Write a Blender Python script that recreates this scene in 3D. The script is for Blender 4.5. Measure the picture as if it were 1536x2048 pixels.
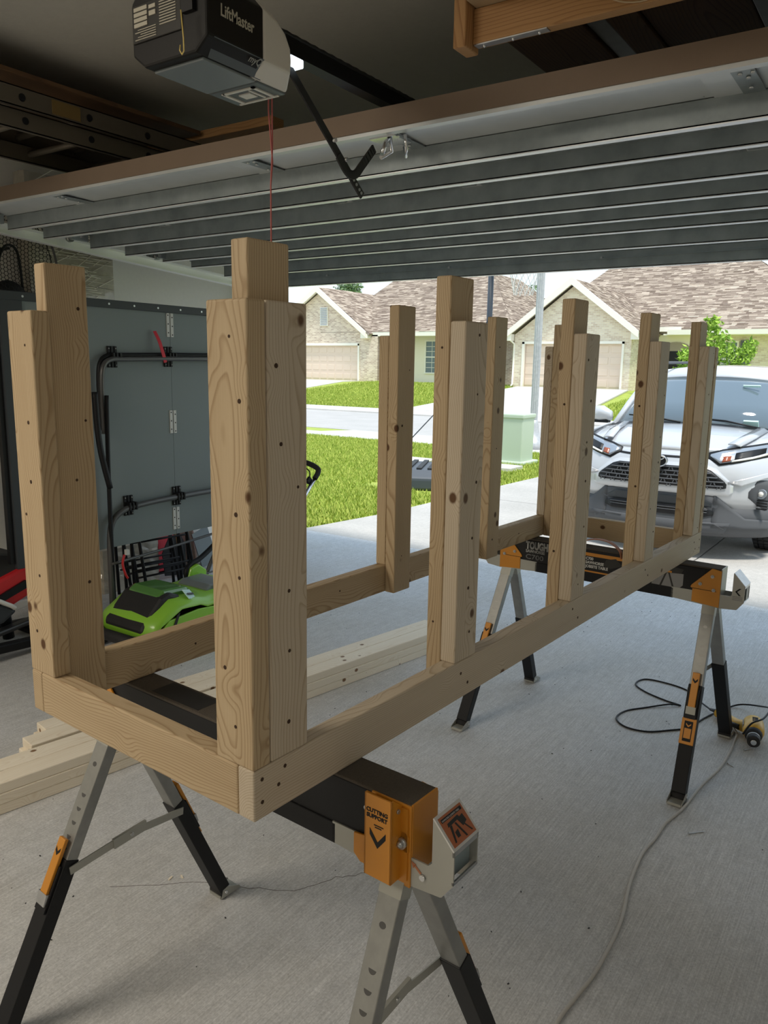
import bpy, bmesh, math, random
from mathutils import Vector, Matrix, Euler
import numpy as np
for o in list(bpy.data.objects): bpy.data.objects.remove(o)
scene = bpy.context.scene
COL = scene.collection
R = math.radians
PI = math.pi
# ------------------------------------------------------------ camera
TH = R(-3.0)                                   # timber frame is turned 3 degrees against the garage
cam_d = bpy.data.cameras.new('camera'); cam = bpy.data.objects.new('camera', cam_d); COL.objects.link(cam)
scene.camera = cam
cam_d.sensor_fit = 'HORIZONTAL'; cam_d.sensor_width = 36.0; cam_d.lens = 1551.915 * 36.0 / 1536.0
cam_d.clip_start = 0.05; cam_d.clip_end = 400
YAW, PIT, ROL = 0.6529 + TH, 0.1863, 0.0168
f_ = Vector((math.cos(YAW)*math.cos(PIT), math.sin(YAW)*math.cos(PIT), -math.sin(PIT)))
r_ = Vector((math.sin(YAW), -math.cos(YAW), 0)); u_ = r_.cross(f_)
c_, s_ = math.cos(ROL), math.sin(ROL)
r2, u2 = c_*r_ + s_*u_, -s_*r_ + c_*u_
cam.matrix_world = Matrix(((r2.x, u2.x, -f_.x, -0.8231), (r2.y, u2.y, -f_.y, -0.8064), (r2.z, u2.z, -f_.z, 1.5416), (0, 0, 0, 1)))
# ------------------------------------------------------------ world, sun, lights, exposure
w = bpy.data.worlds.new('world'); scene.world = w; w.use_nodes = True
nt = w.node_tree; bg = nt.nodes['Background']
tc = nt.nodes.new('ShaderNodeTexCoord'); sx = nt.nodes.new('ShaderNodeSeparateXYZ'); cr = nt.nodes.new('ShaderNodeValToRGB')
nt.links.new(tc.outputs['Generated'], sx.inputs[0]); nt.links.new(sx.outputs['Z'], cr.inputs[0]); nt.links.new(cr.outputs[0], bg.inputs[0])
cr.color_ramp.elements[0].position = 0.0; cr.color_ramp.elements[0].color = (0.86, 0.95, 1.0, 1)
cr.color_ramp.elements[1].position = 0.8; cr.color_ramp.elements[1].color = (0.55, 0.75, 1.0, 1)
bg.inputs[1].default_value = 0.80
def light(name, kind, loc, energy, color=(1, 1, 1), **kw):
    d = bpy.data.lights.new(name, kind); d.energy = energy; d.color = color
    o = bpy.data.objects.new(name, d); COL.objects.link(o); o.location = loc
    for k, v in kw.items():
        if k == 'aim': o.rotation_euler = (Vector(v) - Vector(loc)).to_track_quat('-Z', 'Y').to_euler()
        else: setattr(d, k, v)
    return o
light('sun', 'SUN', (0, 0, 20), 2.5, (1.0, 0.96, 0.88), angle=R(10), aim=(4.5, 6.0, 0))
light('ceiling_fill', 'AREA', (-1.9, 1.9, 2.66), 40, (1.0, 0.90, 0.76), shape='RECTANGLE', size=1.3, size_y=1.3, aim=(-1.5, 1.6, 0))  # unseen lamp behind the camera, added to lift the warm interior
light('ceiling_fill_right', 'AREA', (-1.9, -1.9, 2.66), 7, (1.0, 0.92, 0.82), shape='RECTANGLE', size=1.3, size_y=0.6, aim=(-1.5, -1.6, 0))  # weaker unseen fill lamp, added on the right side
scene.view_settings.view_transform = 'Standard'; scene.view_settings.look = 'None'
scene.view_settings.gamma = 1.0; scene.view_settings.use_curve_mapping = False
scene.view_settings.exposure = 0.68
# ------------------------------------------------------------ materials
def N(nt, t, **kw):
    n = nt.nodes.new(t)
    for k, v in kw.items():
        if k.startswith('i_'):
            key = k[2:]; key = int(key) if key.isdigit() else key.replace('_', ' ')
            n.inputs[key].default_value = v
        else: setattr(n, k, v)
    return n
def mat(name, col, rough=0.6, metal=0.0, spec=0.5, noise=None, bump=0.0, emit=None, alpha=None, trans=0.0, coat=0.0):
    m = bpy.data.materials.new(name); m.use_nodes = True; nt = m.node_tree; b = nt.nodes['Principled BSDF']
    b.inputs['Base Color'].default_value = (*col, 1); b.inputs['Roughness'].default_value = rough
    b.inputs['Metallic'].default_value = metal; b.inputs['Specular IOR Level'].default_value = spec
    b.inputs['Transmission Weight'].default_value = trans; b.inputs['Coat Weight'].default_value = coat
    if alpha is not None: b.inputs['Alpha'].default_value = alpha
    if emit: b.inputs['Emission Color'].default_value = (*emit[0], 1); b.inputs['Emission Strength'].default_value = emit[1]
    if noise:
        sc, col2, lo, hi = noise
        co = N(nt, 'ShaderNodeTexCoord'); n = N(nt, 'ShaderNodeTexNoise', i_Scale=sc, i_Detail=5.0, i_Roughness=0.6)
        nt.links.new(co.outputs['Object'], n.inputs['Vector'])
        r = N(nt, 'ShaderNodeMapRange', i_1=lo, i_2=hi); nt.links.new(n.outputs['Fac'], r.inputs[0])
        mx = N(nt, 'ShaderNodeMix', data_type='RGBA'); mx.inputs['A'].default_value = (*col, 1); mx.inputs['B'].default_value = (*col2, 1)
        nt.links.new(r.outputs[0], mx.inputs['Factor']); nt.links.new(mx.outputs['Result'], b.inputs['Base Color'])
        if bump:
            bp = N(nt, 'ShaderNodeBump', i_Strength=bump, i_Distance=0.01); nt.links.new(n.outputs['Fac'], bp.inputs['Height']); nt.links.new(bp.outputs[0], b.inputs['Normal'])
    return m
def wood(name, light_c, dark_c, knot=True, spread=0.0045, rough=0.62, contrast=0.75):
    m = bpy.data.materials.new(name); m.use_nodes = True; nt = m.node_tree; L = nt.links.new; b = nt.nodes['Principled BSDF']
    co = N(nt, 'ShaderNodeTexCoord'); oi = N(nt, 'ShaderNodeObjectInfo')
    off = N(nt, 'ShaderNodeVectorMath', operation='SCALE'); off.inputs[0].default_value = (7.3, 3.1, 5.7); L(oi.outputs['Random'], off.inputs['Scale'])
    p = N(nt, 'ShaderNodeVectorMath', operation='ADD'); L(co.outputs['Object'], p.inputs[0]); L(off.outputs[0], p.inputs[1])
    # slow wander of the pith along the board
    sc = N(nt, 'ShaderNodeVectorMath', operation='MULTIPLY'); sc.inputs[1].default_value = (1.6, 4.0, 4.0); L(p.outputs[0], sc.inputs[0])
    n1 = N(nt, 'ShaderNodeTexNoise', i_Scale=1.0, i_Detail=2.0); L(sc.outputs[0], n1.inputs['Vector'])
    sub = N(nt, 'ShaderNodeVectorMath', operation='SUBTRACT'); L(n1.outputs['Color'], sub.inputs[0]); sub.inputs[1].default_value = (0.5, 0.5, 0.5)
    s2 = N(nt, 'ShaderNodeVectorMath', operation='MULTIPLY'); L(sub.outputs[0], s2.inputs[0]); s2.inputs[1].default_value = (0, 0.10, 0.10)
    q = N(nt, 'ShaderNodeVectorMath', operation='ADD'); L(co.outputs['Object'], q.inputs[0]); L(s2.outputs[0], q.inputs[1])
    # pith offset per board
    mr = N(nt, 'ShaderNodeMapRange', i_3=-0.09, i_4=0.07); L(oi.outputs['Random'], mr.inputs[0])
    cmb = N(nt, 'ShaderNodeCombineXYZ'); cmb.inputs['Z'].default_value = 0.045; L(mr.outputs[0], cmb.inputs['Y'])
    q2 = N(nt, 'ShaderNodeVectorMath', operation='ADD'); L(q.outputs[0], q2.inputs[0]); L(cmb.outputs[0], q2.inputs[1])
    fl = N(nt, 'ShaderNodeVectorMath', operation='MULTIPLY'); L(q2.outputs[0], fl.inputs[0]); fl.inputs[1].default_value = (0, 1, 1)
    ln = N(nt, 'ShaderNodeVectorMath', operation='LENGTH'); L(fl.outputs[0], ln.inputs[0])
    # knots
    vs = N(nt, 'ShaderNodeVectorMath', operation='MULTIPLY'); vs.inputs[1].default_value = (8.5, 11, 11); L(p.outputs[0], vs.inputs[0])
    vo = N(nt, 'ShaderNodeTexVoronoi', i_Scale=1.0); L(vs.outputs[0], vo.inputs['Vector'])
    kb = N(nt, 'ShaderNodeMapRange', i_1=0.0, i_2=0.42, i_3=0.016 if knot else 0.0, i_4=0.0, interpolation_type='SMOOTHSTEP'); L(vo.outputs['Distance'], kb.inputs[0])
    ad = N(nt, 'ShaderNodeMath', operation='ADD'); L(ln.outputs['Value'], ad.inputs[0]); L(kb.outputs[0], ad.inputs[1])
    dv = N(nt, 'ShaderNodeMath', operation='DIVIDE'); L(ad.outputs[0], dv.inputs[0]); dv.inputs[1].default_value = spread
    fr = N(nt, 'ShaderNodeMath', operation='FRACT'); L(dv.outputs[0], fr.inputs[0])
    rp = N(nt, 'ShaderNodeValToRGB'); L(fr.outputs[0], rp.inputs[0]); e = rp.color_ramp.elements
    e[0].position = 0; e[0].color = (0, 0, 0, 1); e[1].position = 1.0; e[1].color = (0, 0, 0, 1)
    x = e.new(0.60); x.color = (0.14, 0.14, 0.14, 1); x = e.new(0.88); x.color = (1, 1, 1, 1)
    # fibres
    fs = N(nt, 'ShaderNodeVectorMath', operation='MULTIPLY'); fs.inputs[1].default_value = (6, 420, 420); L(p.outputs[0], fs.inputs[0])
    n2 = N(nt, 'ShaderNodeTexNoise', i_Scale=1.0, i_Detail=3.0); L(fs.outputs[0], n2.inputs['Vector'])
    bs = N(nt, 'ShaderNodeVectorMath', operation='MULTIPLY'); bs.inputs[1].default_value = (2, 14, 14); L(p.outputs[0], bs.inputs[0])
    n3 = N(nt, 'ShaderNodeTexNoise', i_Scale=1.0, i_Detail=3.0); L(bs.outputs[0], n3.inputs['Vector'])
    a1 = N(nt, 'ShaderNodeMath', operation='MULTIPLY'); L(rp.outputs[0], a1.inputs[0]); a1.inputs[1].default_value = contrast*0.75
    a2 = N(nt, 'ShaderNodeMath', operation='MULTIPLY_ADD'); L(n2.outputs['Fac'], a2.inputs[0]); a2.inputs[1].default_value = 0.35; L(a1.outputs[0], a2.inputs[2])
    a3 = N(nt, 'ShaderNodeMath', operation='MULTIPLY_ADD'); L(n3.outputs['Fac'], a3.inputs[0]); a3.inputs[1].default_value = 0.5; L(a2.outputs[0], a3.inputs[2])
    a4 = N(nt, 'ShaderNodeMapRange', i_1=0.30, i_2=1.25); L(a3.outputs[0], a4.inputs[0])
    mx = N(nt, 'ShaderNodeMix', data_type='RGBA'); mx.inputs['A'].default_value = (*light_c, 1); mx.inputs['B'].default_value = (*dark_c, 1); L(a4.outputs[0], mx.inputs['Factor'])
    last = mx.outputs['Result']
    if knot:
        kd = N(nt, 'ShaderNodeMapRange', i_1=0.07, i_2=0.13, i_3=1.0, i_4=0.0, interpolation_type='SMOOTHSTEP'); L(vo.outputs['Distance'], kd.inputs[0])
        km = N(nt, 'ShaderNodeMix', data_type='RGBA'); L(kd.outputs[0], km.inputs['Factor']); L(last, km.inputs['A']); km.inputs['B'].default_value = (dark_c[0]*0.32, dark_c[1]*0.22, dark_c[2]*0.15, 1)
        last = km.outputs['Result']
    L(last, b.inputs['Base Color']); b.inputs['Roughness'].default_value = rough; b.inputs['Specular IOR Level'].default_value = 0.3
    bp = N(nt, 'ShaderNodeBump', i_Strength=0.12, i_Distance=0.002); L(a3.outputs[0], bp.inputs['Height']); L(bp.outputs[0], b.inputs['Normal'])
    return m
def concrete(name, base, warm, rough=0.75, broom=1.0, spots=0.5):
    m = bpy.data.materials.new(name); m.use_nodes = True; nt = m.node_tree; L = nt.links.new; b = nt.nodes['Principled BSDF']
    co = N(nt, 'ShaderNodeTexCoord')
    n1 = N(nt, 'ShaderNodeTexNoise', i_Scale=1.1, i_Detail=6.0, i_Roughness=0.6); L(co.outputs['Object'], n1.inputs['Vector'])
    n2 = N(nt, 'ShaderNodeTexNoise', i_Scale=130.0, i_Detail=5.0, i_Roughness=0.75); L(co.outputs['Object'], n2.inputs['Vector'])
    st = N(nt, 'ShaderNodeVectorMath', operation='MULTIPLY'); st.inputs[1].default_value = (5, 260, 1); L(co.outputs['Object'], st.inputs[0])
    n3 = N(nt, 'ShaderNodeTexNoise', i_Scale=1.0, i_Detail=3.0); L(st.outputs[0], n3.inputs['Vector'])
    n4 = N(nt, 'ShaderNodeTexNoise', i_Scale=24.0, i_Detail=6.0, i_Roughness=0.7); L(co.outputs['Object'], n4.inputs['Vector'])
    mr = N(nt, 'ShaderNodeMapRange', i_1=0.35, i_2=0.68); L(n1.outputs['Fac'], mr.inputs[0])
    mx = N(nt, 'ShaderNodeMix', data_type='RGBA'); L(mr.outputs[0], mx.inputs['Factor']); mx.inputs['A'].default_value = (*base, 1); mx.inputs['B'].default_value = (*warm, 1)
    s1 = N(nt, 'ShaderNodeMath', operation='MULTIPLY_ADD'); L(n2.outputs['Fac'], s1.inputs[0]); s1.inputs[1].default_value = 1.3*spots; s1.inputs[2].default_value = 1.0-0.65*spots
    s2 = N(nt, 'ShaderNodeMath', operation='MULTIPLY_ADD'); L(n3.outputs['Fac'], s2.inputs[0]); s2.inputs[1].default_value = 0.55*broom; s2.inputs[2].default_value = 1.0-0.275*broom
    s4 = N(nt, 'ShaderNodeMath', operation='MULTIPLY_ADD'); L(n4.outputs['Fac'], s4.inputs[0]); s4.inputs[1].default_value = 0.5; s4.inputs[2].default_value = 0.75
    t1 = N(nt, 'ShaderNodeMath', operation='MULTIPLY'); L(s1.outputs[0], t1.inputs[0]); L(s2.outputs[0], t1.inputs[1])
    t2 = N(nt, 'ShaderNodeMath', operation='MULTIPLY'); L(t1.outputs[0], t2.inputs[0]); L(s4.outputs[0], t2.inputs[1])
    vm = N(nt, 'ShaderNodeVectorMath', operation='SCALE'); L(mx.outputs['Result'], vm.inputs[0]); L(t2.outputs[0], vm.inputs['Scale'])
    L(vm.outputs[0], b.inputs['Base Color']); b.inputs['Roughness'].default_value = rough; b.inputs['Specular IOR Level'].default_value = 0.35
    bp = N(nt, 'ShaderNodeBump', i_Strength=0.35, i_Distance=0.002); L(t1.outputs[0], bp.inputs['Height']); L(bp.outputs[0], b.inputs['Normal'])
    return m
def brick_mat(name, c1, c2, mortar):
    m = bpy.data.materials.new(name); m.use_nodes = True; nt = m.node_tree; L = nt.links.new; b = nt.nodes['Principled BSDF']
    co = N(nt, 'ShaderNodeTexCoord'); sp = N(nt, 'ShaderNodeSeparateXYZ'); L(co.outputs['Object'], sp.inputs[0])
    ad = N(nt, 'ShaderNodeMath', operation='ADD'); L(sp.outputs['X'], ad.inputs[0]); L(sp.outputs['Y'], ad.inputs[1])
    cb = N(nt, 'ShaderNodeCombineXYZ'); L(ad.outputs[0], cb.inputs['X']); L(sp.outputs['Z'], cb.inputs['Y'])
    br = N(nt, 'ShaderNodeTexBrick', i_Scale=1.0); br.inputs['Color1'].default_value = (*c1, 1); br.inputs['Color2'].default_value = (*c2, 1); br.inputs['Mortar'].default_value = (*mortar, 1)
    br.inputs['Mortar Size'].default_value = 0.010; br.inputs['Brick Width'].default_value = 0.22; br.inputs['Row Height'].default_value = 0.08
    L(cb.outputs[0], br.inputs['Vector']); L(br.outputs['Color'], b.inputs['Base Color']); b.inputs['Roughness'].default_value = 0.85
    return m
def tint_mat(name, c1, c2, rough=0.9):
    m = bpy.data.materials.new(name); m.use_nodes = True; nt = m.node_tree; L = nt.links.new; b = nt.nodes['Principled BSDF']
    at = N(nt, 'ShaderNodeAttribute', attribute_name='tint')
    mx = N(nt, 'ShaderNodeMix', data_type='RGBA'); mx.inputs['A'].default_value = (*c1, 1); mx.inputs['B'].default_value = (*c2, 1)
    L(at.outputs['Fac'], mx.inputs['Factor']); L(mx.outputs['Result'], b.inputs['Base Color']); b.inputs['Roughness'].default_value = rough; b.inputs['Specular IOR Level'].default_value = 0.2
    return m
M = {}
M['pine'] = wood('pine', (0.56, 0.435, 0.275), (0.31, 0.20, 0.10), contrast=0.8)
M['pine_daylit'] = wood('pine_daylit', (0.60, 0.515, 0.395), (0.37, 0.28, 0.18), contrast=0.75)  # front rail and outer posts: cool door daylight put into the pine colour
M['pine_pale'] = wood('pine_pale', (0.96, 0.88, 0.73), (0.72, 0.58, 0.40), contrast=0.45)
M['pine_dark'] = wood('pine_dark', (0.52, 0.30, 0.13), (0.28, 0.13, 0.05), knot=False, spread=0.009)
M['plank_dark'] = wood('plank_dark', (0.16, 0.09, 0.045), (0.07, 0.035, 0.02), knot=False, spread=0.012)
M['fascia'] = wood('fascia', (0.25, 0.185, 0.135), (0.21, 0.15, 0.105), knot=False, contrast=0.2)
M['hole'] = mat('hole', (0.05, 0.025, 0.012), 0.9)
M['floor'] = concrete('garage_concrete', (0.60, 0.605, 0.61), (0.52, 0.51, 0.485), spots=0.9, broom=1.2)
M['drive'] = concrete('driveway_concrete', (0.50, 0.475, 0.44), (0.43, 0.41, 0.38), broom=0.3, spots=0.8)
M['walk'] = concrete('sidewalk_concrete', (0.60, 0.58, 0.54), (0.54, 0.52, 0.49), broom=0.2, spots=0.3)
M['road'] = concrete('road_concrete', (0.46, 0.44, 0.42), (0.41, 0.395, 0.375), broom=0.1, spots=0.3)
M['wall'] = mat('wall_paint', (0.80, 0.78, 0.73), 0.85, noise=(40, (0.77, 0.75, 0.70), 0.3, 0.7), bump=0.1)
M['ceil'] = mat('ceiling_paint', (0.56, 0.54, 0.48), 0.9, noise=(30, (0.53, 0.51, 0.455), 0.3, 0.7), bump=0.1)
M['galv'] = mat('galvanised_steel', (0.37, 0.415, 0.425), 0.42, 0.35, noise=(9, (0.26, 0.30, 0.31), 0.35, 0.7), bump=0.05)
M['galv_lit'] = mat('galvanised_lit', (0.97, 0.97, 0.97), 0.45, 0.5)  # steel with the driveway's reflected brightness put into its near-white colour
M['skin'] = mat('door_panel_back', (0.78, 0.81, 0.82), 0.4, 0.25, noise=(5, (0.68, 0.72, 0.73), 0.3, 0.7))
M['steel'] = mat('steel', (0.55, 0.56, 0.56), 0.35, 0.9, noise=(30, (0.45, 0.46, 0.47), 0.3, 0.7))
M['leg_grey'] = mat('leg_grey', (0.36, 0.365, 0.35), 0.42, 0.7, noise=(20, (0.29, 0.295, 0.285), 0.3, 0.7))
M['arm_grey'] = mat('arm_grey', (0.42, 0.42, 0.38), 0.45, 0.45)
M['orange'] = mat('orange_paint', (0.62, 0.25, 0.018), 0.38, 0.1, coat=0.2)
M['black'] = mat('black_paint', (0.007, 0.0075, 0.009), 0.5, spec=0.3)
M['black_matt'] = mat('black_plastic', (0.018, 0.018, 0.019), 0.6)
M['grip'] = mat('grip_tape', (0.085, 0.070, 0.055), 0.95, noise=(260, (0.10, 0.085, 0.065), 0.4, 0.7), bump=0.4)
M['window_grey'] = mat('window_grey', (0.22, 0.28, 0.30), 0.12, 0.0)
M['print_orange'] = mat('print_orange', (0.42, 0.13, 0.045), 0.4)
M['print_white'] = mat('print_white', (0.62, 0.62, 0.60), 0.5)
M['print_grey'] = mat('print_grey', (0.25, 0.25, 0.25), 0.5)
M['leather'] = mat('leather', (0.42, 0.16, 0.07), 0.6)
M['white'] = mat('white_plastic', (0.72, 0.70, 0.64), 0.35)
M['opener_dark'] = mat('opener_dark', (0.010, 0.0095, 0.009), 0.5, spec=0.3)
M['opener_grey'] = mat('opener_grey', (0.10, 0.12, 0.13), 0.4)
M['lens'] = mat('opener_lens', (0.19, 0.22, 0.23), 0.25)
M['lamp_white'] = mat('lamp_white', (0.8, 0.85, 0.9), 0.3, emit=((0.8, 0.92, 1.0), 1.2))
M['label_paper'] = mat('label_paper', (0.50, 0.47, 0.38), 0.6)
M['label_black'] = mat('label_black', (0.02, 0.019, 0.016), 0.35)
M['rope'] = mat('red_rope', (0.50, 0.14, 0.13), 0.8)
M['string'] = mat('string', (0.55, 0.42, 0.26), 0.8)
M['yellow_wire'] = mat('yellow_wire', (0.75, 0.58, 0.18), 0.5)
M['slate'] = mat('table_slate', (0.19, 0.225, 0.23), 0.55)
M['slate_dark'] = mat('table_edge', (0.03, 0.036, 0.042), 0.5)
M['tube_grey'] = mat('tube_grey', (0.10, 0.10, 0.10), 0.35, 0.4)
M['chrome'] = mat('chrome', (0.75, 0.76, 0.77), 0.18, 1.0)
M['red'] = mat('red_plastic', (0.55, 0.02, 0.025), 0.4)
M['red_bright'] = mat('red_strap', (0.62, 0.03, 0.05), 0.6)
M['green'] = mat('mower_green', (0.29, 0.62, 0.05), 0.35, coat=0.3)
M['green_clear'] = mat('mower_clear', (0.10, 0.26, 0.06), 0.15, coat=0.6)
M['rubber'] = mat('rubber', (0.025, 0.025, 0.026), 0.85)
M['drill_yellow'] = mat('drill_yellow', (0.80, 0.48, 0.07), 0.4)
M['cord_beige'] = mat('cord_beige', (0.50, 0.47, 0.42), 0.55)
M['wrap'] = mat('stretch_wrap', (0.50, 0.46, 0.37), 0.28, noise=(7, (0.34, 0.31, 0.25), 0.35, 0.65), bump=0.5, coat=0.8)
M['aluminium'] = mat('ladder_metal', (0.15, 0.13, 0.10), 0.5, 0.5)
M['ladder_tag'] = mat('ladder_tag', (0.19, 0.125, 0.04), 0.5)
M['grass'] = mat('grass', (0.27, 0.36, 0.045), 0.8, noise=(3.0, (0.40, 0.45, 0.08), 0.3, 0.7), bump=0.3)
M['grass_blade'] = tint_mat('grass_blade', (0.22, 0.33, 0.04), (0.52, 0.56, 0.13))
M['leaf'] = tint_mat('leaf', (0.16, 0.30, 0.04), (0.42, 0.60, 0.10))
M['leaf_dark'] = tint_mat('leaf_dark', (0.11, 0.19, 0.09), (0.25, 0.34, 0.18))
M['bark'] = mat('bark', (0.16, 0.12, 0.09), 0.9)
M['shingle'] = tint_mat('shingle', (0.25, 0.19, 0.15), (0.60, 0.50, 0.40))
M['roof_base'] = mat('roof_base', (0.34, 0.28, 0.24), 0.9)
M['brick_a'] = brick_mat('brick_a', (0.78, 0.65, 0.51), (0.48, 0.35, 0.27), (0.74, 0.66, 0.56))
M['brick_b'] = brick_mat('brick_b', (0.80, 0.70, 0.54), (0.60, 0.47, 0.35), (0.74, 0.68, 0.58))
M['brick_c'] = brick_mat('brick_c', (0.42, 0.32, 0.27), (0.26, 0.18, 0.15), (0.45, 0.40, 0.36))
M['stucco'] = mat('stucco', (0.85, 0.79, 0.64), 0.9)
M['trim'] = mat('house_trim', (0.88, 0.84, 0.74), 0.7)
M['gdoor'] = mat('house_door', (0.74, 0.60, 0.48), 0.6)
M['shutter'] = mat('shutter', (0.10, 0.11, 0.13), 0.6)
M['dark_glass'] = mat('dark_glass', (0.12, 0.17, 0.17), 0.1)
M['pole_grey'] = mat('pole_grey', (0.42, 0.43, 0.44), 0.5, 0.3, noise=(14, (0.55, 0.55, 0.55), 0.3, 0.7))
M['pole_dark'] = mat('pole_dark', (0.06, 0.07, 0.085), 0.5)
M['util_green'] = mat('utility_green', (0.50, 0.58, 0.45), 0.6)
M['util_teal'] = mat('utility_teal', (0.33, 0.45, 0.42), 0.5)
M['net'] = mat('net_white', (0.65, 0.65, 0.62), 0.8)
M['car'] = mat('car_paint', (0.58, 0.59, 0.61), 0.30, 0.15, coat=1.0)
M['car_grey'] = mat('car_cladding', (0.10, 0.104, 0.112), 0.75, spec=0.3)
M['car_black'] = mat('car_black', (0.008, 0.008, 0.009), 0.45, spec=0.35)
M['car_glass'] = mat('car_glass', (0.11, 0.145, 0.17), 0.05, coat=1.0, spec=0.8)
M['head_glass'] = mat('headlight_glass', (0.35, 0.38, 0.42), 0.12, 0.4, coat=1.0)
M['amber'] = mat('amber', (0.35, 0.08, 0.03), 0.3)
M['sticker'] = mat('sticker', (0.55, 0.80, 0.74), 0.5)
M['flag_blue'] = mat('flag_blue', (0.06, 0.09, 0.26), 0.8)
M['flag_red'] = mat('flag_red', (0.62, 0.06, 0.06), 0.8)
M['flag_white'] = mat('flag_white', (0.8, 0.8, 0.8), 0.8)
M['siding'] = mat('siding', (0.92, 0.89, 0.82), 0.8)
# ------------------------------------------------------------ helpers
class MB:
    def __init__(s): s.v = []; s.f = []; s.sm = []
    def add(s, vs, fs, smooth=False):
        o = len(s.v); s.v += [tuple(p) for p in vs]; s.f += [tuple(i+o for i in f) for f in fs]; s.sm += [smooth]*len(fs); return s
    def box(s, c, d, rot=None):
        hx, hy, hz = d[0]/2, d[1]/2, d[2]/2
        vs = [Vector((x, y, z)) for x in (-hx, hx) for y in (-hy, hy) for z in (-hz, hz)]
        if rot is not None: vs = [rot @ v for v in vs]
        c = Vector(c); return s.add([v+c for v in vs], [(0, 1, 3, 2), (4, 6, 7, 5), (0, 4, 5, 1), (2, 3, 7, 6), (0, 2, 6, 4), (1, 5, 7, 3)])
    def lohi(s, a, b): return s.box([(a[i]+b[i])/2 for i in range(3)], [abs(b[i]-a[i]) for i in range(3)])
    def bar(s, p0, p1, w, d, side=(0, 1, 0)):     # box from p0 to p1; w measured along side
        p0, p1 = Vector(p0), Vector(p1); ax = (p1-p0); L = ax.length; ax.normalize(); sd = Vector(side); sd = (sd-ax*sd.dot(ax)).normalized(); n = ax.cross(sd)
        return s.box((p0+p1)/2, (L, w, d), Matrix((ax, sd, n)).transposed())
    def tube(s, pts, r, n=10, closed=False, caps=True):
        pts = [Vector(p) for p in pts]; m = len(pts); rs = r if isinstance(r, (list, tuple)) else [r]*m
        vs = []; T = []
        for i in range(m):
            a = pts[(i-1) % m] if (i or closed) else pts[i]; b = pts[(i+1) % m] if (i < m-1 or closed) else pts[i]; T.append((b-a).normalized())
        up = Vector((0, 0, 1)) if abs(T[0].z) < 0.9 else Vector((1, 0, 0)); nrm = (up-T[0]*up.dot(T[0])).normalized()
        for i in range(m):
            nrm = (nrm-T[i]*nrm.dot(T[i])).normalized(); bn = T[i].cross(nrm)
            for k in range(n):
                a = 2*PI*k/n; vs.append(pts[i]+(nrm*math.cos(a)+bn*math.sin(a))*rs[i])
        fs = []
        for i in range(m if closed else m-1):
            j = (i+1) % m
            for k in range(n): fs.append((i*n+k, i*n+(k+1) % n, j*n+(k+1) % n, j*n+k))
        o = len(s.v); s.add(vs, fs, True)
        if caps and not closed: s.f += [tuple(o+k for k in range(n-1, -1, -1)), tuple(o+(m-1)*n+k for k in range(n))]; s.sm += [False, False]
        return s
    def cyl(s, p0, p1, r, n=16, r2=None): return s.tube([p0, p1], [r, r if r2 is None else r2], n)
    def prism(s, poly, axis, a, b):               # poly in the two other axes (cyclic order), extruded a..b
        n = len(poly)
        def P(p, t):
            if axis == 'x': return (t, p[0], p[1])
            if axis == 'y': return (p[0], t, p[1])
            return (p[0], p[1], t)
        s.add([P(p, a) for p in poly]+[P(p, b) for p in poly], [tuple(range(n)), tuple(range(2*n-1, n-1, -1))]+[(i, i+n, (i+1) % n+n, (i+1) % n) for i in range(n)]); return s
    def ball(s, c, r, n=12, m=8, sc=(1, 1, 1)):
        vs = [(c[0]+r*sc[0]*math.sin(PI*j/m)*math.cos(2*PI*i/n), c[1]+r*sc[1]*math.sin(PI*j/m)*math.sin(2*PI*i/n), c[2]+r*sc[2]*math.cos(PI*j/m)) for j in range(m+1) for i in range(n)]
        return s.add(vs, [(j*n+i, j*n+(i+1) % n, (j+1)*n+(i+1) % n, (j+1)*n+i) for j in range(m) for i in range(n)], True)
    def quad(s, a, b, c, d): return s.add([a, b, c, d], [(0, 1, 2, 3)])
    def obj(s, name, m, parent=None, loc=(0, 0, 0), rot=None, bevel=0, seg=2, fix=True):
        me = bpy.data.meshes.new(name); me.from_pydata(s.v, [], s.f); me.polygons.foreach_set('use_smooth', s.sm)
        if fix:
            bm = bmesh.new(); bm.from_mesh(me); bmesh.ops.recalc_face_normals(bm, faces=bm.faces); bm.to_mesh(me); bm.free()
        me.materials.append(M[m] if isinstance(m, str) else m)
        o = bpy.data.objects.new(name, me); COL.objects.link(o); o.parent = parent; o.location = loc
        if rot: o.rotation_euler = rot
        if bevel:
            b = o.modifiers.new('bevel', 'BEVEL'); b.width = bevel; b.segments = seg; b.limit_method = 'ANGLE'; b.angle_limit = R(40)
        return o
def tag(o, label=None, cat=None, group=None, kind=None):
    if label: o['label'] = label
    if cat: o['category'] = cat
    if group: o['group'] = group
    if kind: o['kind'] = kind
    return o
def thing(name, label, cat, loc=(0, 0, 0), rz=0.0, group=None):
    o = bpy.data.objects.new(name, None); COL.objects.link(o); o.location = loc; o.rotation_euler = (0, 0, rz); o.empty_display_size = 0.1
    return tag(o, label, cat, group)
def struct(o): o['kind'] = 'structure'; return o
def smooth_pts(pts, k=6, closed=False):
    P = [Vector(p) for p in pts]; n = len(P); out = []
    for i in range(n if closed else n-1):
        g = (lambda j: P[j % n]) if closed else (lambda j: P[max(0, min(n-1, j))])
        a, b, c, d = g(i-1), g(i), g(i+1), g(i+2)
        for t in range(k):
            t /= k; out.append(0.5*((2*b)+(c-a)*t+(2*a-5*b+4*c-d)*t*t+(3*b-a-3*c+d)*t**3))
    if not closed: out.append(P[-1])
    return out
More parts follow.
